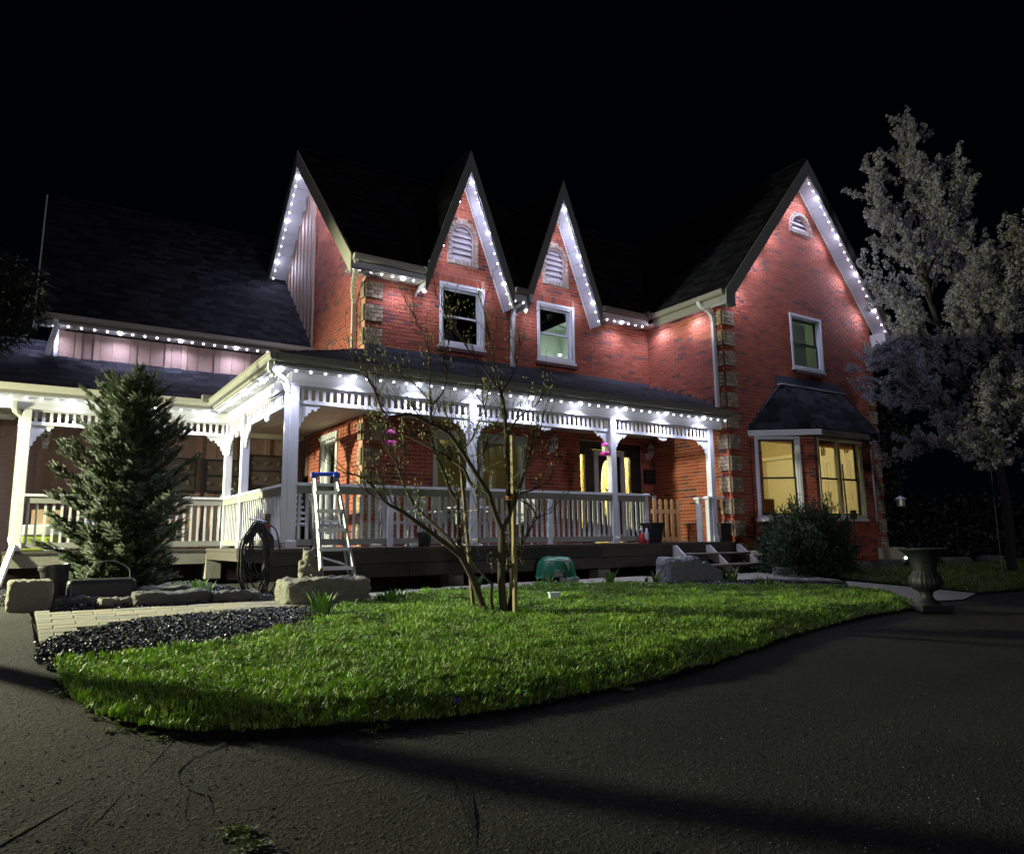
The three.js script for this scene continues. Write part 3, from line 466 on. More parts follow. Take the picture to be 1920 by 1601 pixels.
// bay window
const BAY = { xl: 11.63, xr: 13.87, zf: 0.97, al: 10.3, ar: 15.2 };
{
  const b = part('bay_window', [extr(rect(0.001, 2.24, 0.5, 1.92), 0.16).translate(BAY.xl, 0, BAY.zf - 0.16)], tintMat(M.brick, [0.2, 0.05, 0.04]), house, 'brick bay with a hipped shingle roof and lit windows');
  const side = [[BAY.al, ZW], [BAY.xl, BAY.zf]], len = Math.hypot(1.33, 0.75), ux = 1.33 / len, uz = 0.75 / len;
  const FL = frameAt([BAY.al, 0, ZW], [ux, 0, uz], [-uz, 0, ux]), FR = frameAt([BAY.xr, 0, BAY.zf], [ux, 0, -uz], [uz, 0, ux]), FF = frameAt([BAY.xl, 0, BAY.zf], [1, 0, 0], [0, 0, 1]);
  const wall = (F, x0, x1, y0, y1) => { const m = part('bay_wall', abox(x0, x1, y0, y1, -0.12, -0.004), M.mortar, b); put(m, F); for (let y = y0 + 0.005, k = 0; y + 0.07 < y1; y += 0.0762, k++) for (let x = x0 - (k % 2 ? 0.11 : 0); x < x1; x += 0.225) { const p = Math.max(x0, x), q = Math.min(x1, x + 0.214); if (q - p > 0.02) piece('brick', m, new THREE.Matrix4().makeTranslation((p + q) / 2, y + 0.036, 0).scale(V(q - p, 0.065, 0.016)), M.brick, BRICK_TONES[Math.floor(rnd() * 7)], (q - p) * 0.07, V(0, 0, 1)); } };
  wall(FL, 0.06, len, 0.5, 1.9); wall(FR, 0, len - 0.06, 0.5, 1.9); wall(FF, 0.002, 2.238, 0.5, 1.9);
  wall(FL, 1.17, len, 1.9, 3.8); wall(FL, 0.05, 0.16, 1.9, 3.8); wall(FR, 0, 0.36, 1.9, 3.8); wall(FR, 1.36, len - 0.05, 1.9, 3.8); wall(FF, 0.002, 0.13, 1.9, 3.8); wall(FF, 1.84, 2.238, 1.9, 3.8);
  const mk = (F, x0, w, cols, mat, label) => { const o = V(x0, 1.92, 0).applyMatrix4(F), u = V(1, 0, 0).transformDirection(F), n = V(0, 0, 1).transformDirection(F); return sash('bay_sash_window', [o.x, o.y, o.z], [u.x, u.y, u.z], [n.x, n.y, n.z], w, 1.84, { cols, frame: mat, sash: M.black, label }); };
  mk(FL, 0.17, 0.99, 1, M.whiteVinyl, 'side window of the bay'); mk(FF, 0.14, 1.69, 2, tintMat(M.whiteVinyl, [0.55, 0.53, 0.4]), 'front window of the bay with two pairs of sashes'); mk(FR, 0.37, 0.98, 1, M.whiteVinyl, 'far side window of the bay');
  // eave board and roof
  const e = [[10.3, ZW + 0.0], [11.6, 1.22], [13.9, 1.22], [15.2, ZW]], ey = 3.9, t = [[11.45, ZW + 0.1], [11.62, 0.34], [13.9, 0.34], [14.05, ZW + 0.1]], ty = 5.06;
  for (let i = 0; i < 3; i++) part('fascia', bar(V(e[i][0], ey - 0.06, e[i][1]), V(e[i + 1][0], ey - 0.06, e[i + 1][1]), 0.03, 0.13), i === 0 ? M.whiteVinyl : M.gutter, b);
  part('bay_soffit', extr([[10.32, -ZW], [15.18, -ZW], [13.89, -1.2], [11.61, -1.2]].map(p => [p[0], p[1]]), 0.02).rotateX(-Math.PI / 2).translate(0, 3.8, 0), M.soffit, b);
  const faces = [[e[0], e[1], t[1], t[0]], [e[1], e[2], t[2], t[1]], [e[2], e[3], t[3], t[2]]];
  for (const f of faces) {
    const A = V(f[0][0], ey + 0.02, f[0][1]), B = V(f[1][0], ey + 0.02, f[1][1]), Cc = V(f[2][0], ty, f[2][1]), D = V(f[3][0], ty, f[3][1]);
    const u = B.clone().sub(A).normalize(), n = new THREE.Vector3().crossVectors(u, D.clone().add(Cc).multiplyScalar(0.5).sub(A.clone().add(B).multiplyScalar(0.5))).normalize(), Fm = frameAt(A.toArray(), u.toArray(), n.toArray()), inv = Fm.clone().invert();
    const P = [A, B, Cc, D].map(p => { const q = p.clone().applyMatrix4(inv); return [q.x, q.y]; });
    shingleSlope(house, Fm, P, 0.03, 'bay_roof');
  }
  for (const [p, q] of [[e[0], t[0]], [e[1], t[1]], [e[2], t[2]]]) part('hip_cap', bar(V(p[0], ey + 0.03, p[1]), V(q[0], ty + 0.02, q[1]), p === e[0] ? 0.05 : 0.16, 0.025), p === e[0] ? M.flashing : tintMat(M.shingle, SHINGLE_TONES[1]), b);
  part('flashing', [bar(V(t[0][0], 5.09, ZW + 0.09), V(t[3][0], 5.09, ZW + 0.09), 0.16, 0.03)], M.whiteVinyl, b); part('flashing', [abox(t[0][0] - 0.02, t[3][0] + 0.02, 5.1, 5.33, ZW + 0.012, ZW + 0.03)], M.flashing, b);
  // the lit room behind it
  const kx0 = 9.95, kx1 = 15.34, kz = -3.5, ky = 4.45, r = part('kitchen', [abox(kx0 - 0.1, kx1 + 0.1, 0.9, 1.2, kz, BAY.zf - 0.2), abox(kx0 - 0.1, kx1 + 0.1, ky, ky + 0.1, kz, 0.018), abox(kx0 - 0.1, kx0, 1.2, ky, kz, 0.015), abox(kx1, kx1 + 0.1, 1.2, ky, kz, 0.015), abox(kx0 - 0.1, kx1 + 0.1, 0.9, ky + 0.1, kz - 0.1, kz)], M.warmWall, house, 'lit yellow kitchen seen through the bay');
  const KF = frameAt([kx1, 0, 0], [0, 0, 1], [-1, 0, 0]), K = (name, g, mat) => { const m = part(name, g, mat, r); put(m, KF); return m; };
  K('door_casing', extr(rect(-3.12, -1.55, 1.2, 3.74), 0.05, [rect(-2.74, -1.9, 1.19, 3.28)]).translate(0, 0, 0.001), M.warmTrim); K('door_casing', extr(rect(-3.0, -1.66, 1.2, 3.56), 0.09, [rect(-2.82, -1.82, 1.19, 3.38)]).translate(0, 0, 0.001), M.warmTrim);
  K('painted_doorway', abox(-2.74, -1.9, 1.2, 3.28, 0.002, 0.01), tintMat(M.warmWall, [0.2, 0.17, 0.1])); K('crown_moulding', abox(kz, -1.4, 3.76, 3.86, 0.001, 0.12), M.warmTrim);  // flat dark panel: shade of the open doorway put into its colour
  K('cupboard', abox(-1.4, 0.0, 1.2, ky - 0.05, 0.001, 0.3), M.warmTrim);
  for (let i = 0; i < 4; i++) { const z = -1.38 + i * 0.345; for (const [y0, y1] of [[3.64, 4.3], [2.3, 3.58], [1.3, 2.24]]) { K('cupboard_door', extr(rect(z, z + 0.335, y0, y1), 0.02, [rect(z + 0.07, z + 0.265, y0 + 0.07, y1 - 0.07)]).translate(0, 0, 0.301), M.warmTrim); K('door_panel', abox(z + 0.075, z + 0.26, y0 + 0.075, y1 - 0.075, 0.301, 0.308), M.warmTrim); } }
  for (const z of [-1.07, -1.0, -0.38, -0.31]) K('handle', rod(V(z, 3.7, 0.34), V(z, 3.95, 0.34), 0.013), M.black);
  part('table', [abox(12.0, 13.4, 1.9, 1.95, -1.8, -0.9), abox(12.05, 12.12, 1.2, 1.9, -1.7, -1.6), abox(13.28, 13.35, 1.2, 1.9, -1.7, -1.6)], tintMat(M.bark, [0.2, 0.12, 0.05]), r); part('chair_back', [rbox(0.5, 0.75, 0.08, 0.03, 11.9, 2.05, -0.6)], tintMat(M.bark, [0.2, 0.12, 0.05]), r);
}
// ---------------------------------------------------------------- verandah
const EY = 4.1; // underside of the eave
const porch = part('deck', abox(-0.36, XW - 0.02, DECK - 0.05, DECK, Z0 + 0.015, 0.3), M.deckWood, house, 'raised wooden deck of the verandah');
part('deck_extension', abox(-0.36, X0 - 0.03, DECK - 0.05, DECK, ZS + 0.06, Z0), M.deckWood, porch); part('deck_extension', abox(-3.62, -0.361, DECK - 0.05, DECK, ZS + 0.06, -4.2), M.deckWood, porch);
{ const tones = [[0.07, 0.06, 0.048], [0.052, 0.046, 0.038], [0.085, 0.072, 0.057]]; let k = 0;
  for (const [y0, y1] of [[1.165, 1.352], [0.955, 1.155]]) { let x = -0.35; const L = k ? [2.2, 3.6, 3.1, 2] : [3.3, 2.9, 1.6, 3]; for (const l of L) { const e = Math.min(x + l, XW - 0.03); if (e - x > 0.05) part('deck_board', abox(x, e - 0.008, y0, y1, 0.235, 0.27 + 0.004 * (k % 2)), tintMat(M.deckWood, tones[k % 3]), porch); x = e; k++; } }
  part('deck_board', abox(-0.345, -0.315, 1.2, 1.352, -4.2, 0.22), M.deckWood, porch); part('deck_board', abox(-3.6, -0.36, 1.12, 1.352, -4.26, -4.22), tintMat(M.concrete, [0.3, 0.28, 0.22]), porch); part('deck_board', abox(-3.6, -3.57, 1.0, 1.352, -5.7, -4.27), M.deckWood, porch);
  part('pier', [rbox(0.3, 0.5, 0.3, 0.02, -0.2, 1.07, -4.35)], M.concrete, porch); for (const x of [0.2, 2.9, 6.2]) part('pier', [rbox(0.3, 0.35, 0.3, 0.02, x, 0.77, -0.25)], M.concrete, porch); part('pier', [rbox(0.3, 0.5, 0.3, 0.02, -2.0, 1.0, -4.6)], M.concrete, porch);
}
// beam over the posts, frieze of flat spindles, ceiling
part('beam', abox(-0.07, XW - 0.03, 3.884, EY - 0.002, -0.07, 0.07), M.white, house); part('beam', abox(-0.07, 0.07, 3.884, EY - 0.002, -4.23, -0.072), M.white, house); part('beam', abox(-3.9, -0.072, 3.884, EY - 0.002, -4.37, -4.232), M.white, house);
{ const c = part('porch_ceiling', [abox(0.08, XW - 0.02, 3.955, 3.98, Z0 + 0.02, -0.08), abox(0.08, X0 - 0.02, 3.955, 3.98, ZS + 0.06, Z0), abox(-3.9, 0.07, 3.955, 3.98, ZS + 0.06, -4.38)], M.porchCeil, house);
  for (let x = 0.08; x < X0 - 0.1; x += 0.15) part('ceiling_board', abox(x, x + 0.143, 3.937, 3.953, ZS + 0.06, -0.08), M.porchCeil, c);
  for (let x = 2.03; x < XW - 0.16; x += 0.15) part('ceiling_board', abox(x, x + 0.143, 3.937, 3.953, Z0 + 0.02, -0.08), M.porchCeil, c);
  for (let x = -3.9; x < -0.1; x += 0.15) part('ceiling_board', abox(x, x + 0.143, 3.937, 3.953, ZS + 0.06, -4.38), M.porchCeil, c);
  part('cornice', abox(0.08, X0 - 0.02, 3.83, 3.936, ZS + 0.055, ZS + 0.12), tintMat(M.porchCeil, [0.56, 0.52, 0.42]), c);
}
function frieze(ax, fixed, a, b, label) { // ax 'x' or 'z': direction of the run
  const B = (p, q, y0, y1, t) => ax === 'x' ? abox(p, q, y0, y1, fixed - t, fixed + t) : abox(fixed - t, fixed + t, y0, y1, p, q);
  const f = part('porch_frieze', [B(a, b, 3.852, 3.883, 0.03), B(a, b, 3.615, 3.672, 0.03)], M.white, house, label);
  const n = Math.round((b - a) / 0.116), d = (b - a) / n; for (let i = 0; i < n; i++) part('spindle', B(a + (i + 0.5) * d - 0.024, a + (i + 0.5) * d + 0.024, 3.672, 3.852, 0.011), M.white, f);
}
function bracket(ax, fixed, at0, dir) { const p = [[0, 0], [0.34, 0], [0.34, -0.045], [0.3, -0.05], [0.29, -0.09], [0.255, -0.105], [0.235, -0.075], [0.205, -0.085], [0.195, -0.13], [0.155, -0.14], [0.14, -0.19], [0.105, -0.19], [0.085, -0.235], [0.09, -0.27], [0.05, -0.29], [0.04, -0.36], [0, -0.38]];
  const m = part('bracket', extr(dir > 0 ? p : p.map(q => [-q[0], q[1]]).reverse(), 0.026).translate(0, 0, -0.013), M.white, house); put(m, ax === 'x' ? frameAt([at0, 3.614, fixed], [1, 0, 0], [0, 0, 1]) : frameAt([fixed, 3.614, at0], [0, 0, 1], [-1, 0, 0])); }
function drop(ax, fixed, c) { const p = [[-0.15, 0], [0.15, 0], [0.135, -0.03], [0.11, -0.035], [0.095, -0.075], [0.065, -0.05], [0.045, -0.055], [0.03, -0.09], [0, -0.06], [-0.03, -0.09], [-0.045, -0.055], [-0.065, -0.05], [-0.095, -0.075], [-0.11, -0.035], [-0.135, -0.03]]; const m = part('frieze_drop', extr(p, 0.026).translate(0, 0, -0.013), M.white, house); put(m, ax === 'x' ? frameAt([c, 3.614, fixed], [1, 0, 0], [0, 0, 1]) : frameAt([fixed, 3.614, c], [0, 0, 1], [-1, 0, 0])); }
const FP = [0, 3.15, 6.39, 9.26], SP = [-2.95, -4.3];
function post(x, z, label) { const p = part('porch_post', [rbox(0.14, EY - 0.22 - DECK, 0.14, 0.012, x, (DECK + EY - 0.22) / 2, z)], M.white, house, label); part('post_base', rbox(0.168, 0.12, 0.168, 0.01, x, DECK + 0.061, z), M.white, p); return p; }
FP.forEach(x => post(x, 0)); SP.forEach(z => post(0, z)); post(-3.42, -4.3, 'post at the left end of the verandah');
for (let i = 0; i < 3; i++) { frieze('x', 0, FP[i] + 0.07, FP[i + 1] - 0.07); bracket('x', 0, FP[i] + 0.07, 1); bracket('x', 0, FP[i + 1] - 0.07, -1); drop('x', 0, (FP[i] + FP[i + 1]) / 2); }
{ const zs = [-4.3, -2.95, 0]; for (let i = 0; i < 2; i++) { frieze('z', 0, zs[i] + 0.07, zs[i + 1] - 0.07); bracket('z', 0, zs[i] + 0.07, 1); bracket('z', 0, zs[i + 1] - 0.07, -1); drop('z', 0, (zs[i] + zs[i + 1]) / 2); } }
frieze('x', -4.3, -3.35, -0.07); bracket('x', -4.3, -3.35, 1); bracket('x', -4.3, -0.07, -1); drop('x', -4.3, -1.71);
// railings
function railing(ax, fixed, a, b, label) {
  const B = (p, q, y0, y1, t0, t1) => ax === 'x' ? abox(p, q, y0, y1, fixed + t0, fixed + t1) : abox(fixed - t1, fixed - t0, y0, y1, p, q);
  const r = part('railing', B(a, b, 2.352, 2.395, -0.075, 0.075), M.whiteVinyl, house, label);
  part('rail_board', B(a, b, 2.235, 2.35, 0.02, 0.05), M.railBoard, r); part('rail_board', B(a, b, 1.452, 1.548, 0.02, 0.05), M.railBoard, r);
  const n = Math.round((b - a) / 0.125), d = (b - a) / n;
  for (let i = 0; i < n; i++) part('baluster', B(a + (i + 0.5) * d - 0.02, a + (i + 0.5) * d + 0.02, 1.46, 2.34, -0.022, 0.018), M.white, r);
}
railing('x', 0, 0.07, 3.08); railing('x', 0, 3.22, 6.32); railing('x', 0, 6.46, 7.2); railing('z', 0, -4.23, -3.02); railing('z', 0, -2.88, -0.07); railing('x', -4.3, -3.35, -0.07);
for (const [x, z, h] of [[1.6, 0.025, 2.235], [4.79, 0.025, 2.235], [7.25, 0, 2.35], [9.13, 0, 2.33], [9.13, -0.28, 2.33]]) { const n = part('newel_post', rbox(0.1, h - DECK, 0.1, 0.01, x, (DECK + h) / 2, z), M.white, house); if (h > 2.3) part('newel_cap', rbox(0.16, 0.05, 0.16, 0.012, x, h + 0.025, z), M.whiteVinyl, n); }
part('rail_return', [abox(9.06, 9.58, 2.353, 2.393, -0.06, 0.06)], M.whiteVinyl, house);
// steps at the right-hand end
{ const s = part('porch_steps', [abox(7.75, 9.55, 0.6, 0.7, 1.1, 1.14)], M.deckWood, house, 'wooden steps behind the pale boulder');
  for (const [y, z] of [[1.17, 0.28], [0.95, 0.62]]) { part('tread', rbox(1.95, 0.04, 0.34, 0.008, 8.7, y, z + 0.17), tintMat(M.deckWood, [0.2, 0.17, 0.13]), s); part('riser', abox(7.8, 9.6, y - 0.2, y - 0.021, z + 0.02, z + 0.05), M.deckWood, s); }
  for (const x of [7.72, 8.7, 9.66]) { const g = extr([[0.03, 1.35], [0.12, 1.35], [0.85, 0.75], [0.72, 0.72], [0.03, 1.12]], 0.05).rotateY(-Math.PI / 2).translate(x, 0, 0.26); part('stringer', g, tintMat(M.white, [0.5, 0.48, 0.45]), s); }
}
// ---------------------------------------------------------------- light strings along the eaves
const bulbDim = new THREE.SphereGeometry(0.022, 10, 8).scale(1, 0.75, 1), bulbBright = new THREE.SphereGeometry(0.044, 12, 9).scale(1, 0.75, 1);
let nLamps = 0;
function lights(label, a, b, start, count, first, down = V(0, -1, 0), eave = false, power = 1, step = 0.2286) { // a to b: line of the track; bulbs from start every step; every fifth is bright, beginning with number first
  const A = V(...a), B = V(...b), L = A.distanceTo(B), d = B.clone().sub(A).normalize(), up = down.clone().negate();
  const g = thing('light_string', label, 'string lights', A.toArray(), 0, 'strings of white lights under the eaves');
  part('track', bar(V(0, 0, 0).addScaledVector(up, 0.012), d.clone().multiplyScalar(L).addScaledVector(up, 0.012), 0.045, 0.018, up), M.whiteVinyl, g);
  for (let i = 0; i < count; i++) {
    const t = start + i * step; if (t > L - 0.01) break; const p = d.clone().multiplyScalar(t).addScaledVector(down, 0.012), bright = ((i - first) % 5 + 5) % 5 === 0;
    const m = part('bulb', bright ? bulbBright : bulbDim, bright ? M.ledBright : M.led, g); m.position.copy(p); m.castShadow = false;
    if (bright) { const l = new THREE.SpotLight(LED_COL, eave ? LED_EAVE : LED_GABLE * power, 0, eave ? 1.25 : 1.45, 1, 2); l.position.copy(p).addScaledVector(down, 0.036); l.target.position.copy(p).addScaledVector(down, 1); l.castShadow = true; l.shadow.radius = 1.5; g.add(l, l.target); const q = new THREE.PointLight(LED_COL, eave ? 0.06 : 0.13, 0, 2); q.position.copy(p); q.castShadow = true; g.add(q); nLamps++; }
  }
}
lights('long string of lights under the front eave of the verandah', [-0.33, EY - 0.02, 0.23], [9.6, EY - 0.02, 0.23], 0.05, 44, 0, undefined, true);
lights('string of lights under the side eave of the verandah', [-0.28, EY - 0.02, 0.05], [-0.28, EY - 0.02, -4.1], 0.137, 18, 3, undefined, true);
lights('string of lights under the eave of the left verandah', [-0.42, EY - 0.02, -4.16], [-5.2, EY - 0.02, -4.16], 0.07, 20, 0, undefined, true);
lights('string of lights along the boarded strip above the left verandah', [-3.2, 5.78, -5.46], [1.95, 5.78, -5.46], 0.08, 23, 0);
lights('string of lights under the upper left eave by the cream downspout', [1.6, 6.71, -1.85], [3.05, 6.71, -1.85], 0.14, 6, 4);
lights('three lights under the short eave between the two narrow gables', [5.27, 6.71, -1.85], [5.6, 6.71, -1.85], 0.08, 2, 9);
lights('string of lights under the upper eave right of the narrow gables', [7.78, 6.71, -1.85], [9.25, 6.71, -1.85], 0.0, 7, 3);
lights('string of lights under the side eave of the wing', [9.42, 6.745, -1.72], [9.42, 6.745, 0.4], 0.1, 10, 0);
function rakeLights(label, F, apex, low, drop, b, start, first, n, power = 1) { const A = V(apex[0], apex[1] - drop, b), B = V(low[0], low[1] - drop, b), dn = V(-(B.y - A.y), B.x - A.x, 0).normalize(); if (dn.y > 0) dn.negate(); A.addScaledVector(dn, 0.014); B.addScaledVector(dn, 0.014);
  const down = dn.clone().transformDirection(F); A.applyMatrix4(F); B.applyMatrix4(F); lights(label, A.toArray(), B.toArray(), start, n ?? 99, first, down, false, power); }
for (const [g, nm] of [[G1, 'left narrow gable'], [G2, 'right narrow gable']]) { rakeLights(`string of lights down the right slope of the ${nm}`, rakeF.front, [g, 9.86], [g + 1.085, 6.925], 0.41, -1.83, 0.28, 0, 99, 0.5); rakeLights(`string of lights down the left slope of the ${nm}`, rakeF.front, [g, 9.86], [g - 1.085, 6.925], 0.41, -1.83, 0.6, 1, 99, 0.4); }
rakeLights('string of lights down the right slope of the wing gable', rakeF.front, [12.72, 11.02], [16.0, 7.117], 0.34, 0.57, 0.04, 3); rakeLights('string of lights down the left slope of the wing gable', rakeF.front, [12.72, 11.02], [9.45, 7.13], 0.34, 0.57, 0.3, 3);
rakeLights('string of lights down the rear slope of the far left gable', rakeF.left, [-5.55, 10.89], [-9.3, 7.0], 0.33, -1.63, 0.1, 1, 15); rakeLights('string of lights down the front slope of the far left gable', rakeF.left, [-5.55, 10.89], [-1.85, 7.05], 0.33, -1.63, 0.5, 2);
rakeLights('lights up the end gable of the left wing', rakeF.left, [-9.5, 10.1], [-5.35, 5.95], 0.24, 3.38, 3.3, 3);
// ---------------------------------------------------------------- lamps indoors
function ceilingLamp(name, label, p, r, color, power, emis = 3) { const g = thing(name, label, 'lamp', p); part('lamp_shade', new THREE.SphereGeometry(r, 18, 10).scale(1, 0.6, 1), glow(color, emis), g); if (name === 'ceiling_lamp') part('ceiling_rose', new THREE.CylinderGeometry(r * 0.5, r * 0.6, 0.03, 16).translate(0, r * 0.6, 0), M.whiteVinyl, g); const l = new THREE.PointLight(color, power, 0, 2); l.castShadow = true; l.shadow.radius = 3; g.add(l); return g; }
const warm = lin(1, 0.84, 0.42);
ceilingLamp('ceiling_lamp', 'round ceiling lamp in the kitchen behind the bay', [12.2, 4.32, -1.6], 0.14, warm, 11.5);
ceilingLamp('ceiling_lamp', 'ceiling lamp in the hall behind the front door', [8.2, 3.78, -2.95], 0.12, lin(1, 0.9, 0.45), 11);
ceilingLamp('ceiling_lamp', 'dim ceiling lamp in the sitting room behind the wide window', [4.6, 3.74, -4.6], 0.1, warm, 0.85);
ceilingLamp('table_lamp', 'small lamp low in the upper room with the ceiling fan', [8.62, 6.5, -4.55], 0.06, lin(0.86, 1, 0.84), 1.6);
ceilingLamp('ceiling_lamp', 'ceiling lamp in the upper room of the wing', [13.2, 7.18, -1.5], 0.1, lin(0.82, 1, 0.56), 0.9);
{ // ceiling fan and roller blind
  const f = thing('ceiling_fan', 'dark ceiling fan seen through the middle upstairs window', 'ceiling fan', [7.75, 7.1, -3.8]);
  part('motor', lathe([[0, -0.1], [0.09, -0.08], [0.11, 0], [0.09, 0.07], [0.02, 0.08], [0.02, 0.34], [0.06, 0.345], [0.06, 0.35], [0, 0.35]], 16), M.black, f);
  for (let i = 0; i < 5; i++) { const b = part('blade', rbox(0.6, 0.012, 0.13, 0.005, 0.42, 0, 0), M.black, f); b.rotation.set(0.2, i * 1.2566 + 0.3, 0); b.rotation.order = 'YXZ'; }
  const b = thing('roller_blind', 'pale green roller blind drawn behind the window above the bay', 'blind', [12.7, 5.7, ZW - 0.2]);
  part('cloth', abox(-0.56, 0.36, 0.02, 1.1, -0.02, -0.017), new THREE.MeshPhysicalMaterial({ color: lin(0.5, 0.56, 0.46), roughness: 1, transmission: 0.35, thickness: 0, side: THREE.DoubleSide }), b); part('roller', rod(V(-0.56, 1.13, -0.02), V(0.36, 1.13, -0.02), 0.025), M.whiteVinyl, b);
}
// ---------------------------------------------------------------- ground, driveway, path, lawn, mulch
function gnd(u, v) { const c = camera.position, d = at(u, v, 1).sub(c); let t = 0.5; for (; t < 60; t += 0.01) { const p = c.clone().addScaledVector(d, t); if (p.y <= ground(p.x, p.z)) return p; } return c.clone().addScaledVector(d, t); }
{ // base sheet out to the horizon
  const xs = [-250, -80, -30, -14, -8, -4, 0, 4, 8, 12, 16, 22, 40, 90, 250], zs = [-250, -80, -30, -12, -4, 0, 1]; for (let z = 1.25; z <= 8.25; z += 0.25) zs.push(z); zs.push(12, 20, 40, 120, 250);
  const pos = [], uv = [], idx = []; for (const z of zs) for (const x of xs) { pos.push(x, ground(x, z) - 0.035, z); uv.push(x, z); }
  for (let j = 0; j + 1 < zs.length; j++) for (let i = 0; i + 1 < xs.length; i++) { const a = j * xs.length + i, b = a + xs.length; idx.push(a, b, a + 1, a + 1, b, b + 1); }
  const g = new THREE.BufferGeometry(); g.setAttribute('position', new THREE.Float32BufferAttribute(pos, 3)); g.setAttribute('uv', new THREE.Float32BufferAttribute(uv, 2)); g.setIndex(idx); g.computeVertexNormals();
  struct('ground', g, std(lin(0.03, 0.028, 0.02), 1, { map: grain }));
}
const LAWN = smoothPoly([[-3.02, 3.98], [-2.99, 4.41], [-2.96, 4.96], [-2.77, 5.64], [-2.53, 6.03], [-2.2, 6.23], [-1.78, 6.41], [-0.87, 6.58], [-0.28, 6.6], [0.44, 6.53], [0.98, 6.5], [1.78, 6.34], [3.12, 5.98], [4.3, 5.66], [6.17, 5.32], [7.42, 5.2], [8.18, 4.63], [8.48, 3.73], [7.45, 2.97], [6.65, 2.82], [5.85, 2.24], [5.38, 1.87], [4.61, 1.43], [3.55, 1.38], [3.08, 1.55], [2.03, 1.38], [1.42, 1.55], [0.61, 1.98], [-0.1, 2.4], [-0.51, 2.84], [-1.05, 3.39], [-1.68, 3.78], [-2.03, 3.94], [-2.47, 3.95], [-2.86, 3.98]], 2);
const PATH = [[-3.15, 1.07], [-2.5, 1.25], [-1.9, 1.31], [-0.8, 1.31], [0.6, 0.99], [2.65, 0.42], [4.07, 0.19], [6.7, 0.29], [9.61, 0.89], [9.61, 2.82], [8.41, 2.24], [7.64, 2.13], [6.39, 1.95], [5.32, 1.8], [4.61, 1.38], [3.56, 1.34], [3.07, 1.5], [2.03, 1.34], [1.42, 1.5], [0.58, 1.93], [0.26, 2.19], [-0.8, 2.07], [-1.53, 2.13], [-2.12, 2.24], [-2.49, 2.46], [-2.83, 2.74], [-3.12, 3.21]];
const MULCH = [[-3.14, 3.21], [-2.83, 2.74], [-2.49, 2.46], [-2.12, 2.24], [-1.53, 2.13], [-0.8, 2.07], [0.26, 2.19], [0.58, 1.93], [0.65, 2.07], [-0.05, 2.52], [-0.45, 2.98], [-0.99, 3.51], [-1.63, 3.88], [-2.04, 4.05], [-2.47, 4.07], [-2.83, 4.13], [-3.03, 4.24], [-3.15, 3.85]];
const MULCH2 = [[5.32, 1.82], [6.49, 1.97], [7.69, 2.15], [8.31, 2.24], [8.04, 3.28], [7.42, 3.11], [6.63, 2.93], [5.83, 2.36], [5.3, 1.95]];
const BED = [[-3.2, 0.35], [-2.9, 1.15], [-1.9, 1.28], [-0.8, 1.28], [-0.35, 1.15], [-0.35, -4.1], [-3.6, -4.1], [-3.6, -0.6]];
const DRIVE = [[-14, -4.2], [-3.4, -4.2], [-3.2, 0.59], [-3.15, 3.28], [-2.64, 4.29], [-2.1, 5.4], [-0.3, 5.82], [2.48, 5.5], [7.51, 4.52], [8.37, 4.8], [11.92, 4.8], [26, 4.7], [26, 26], [-14, 26]];
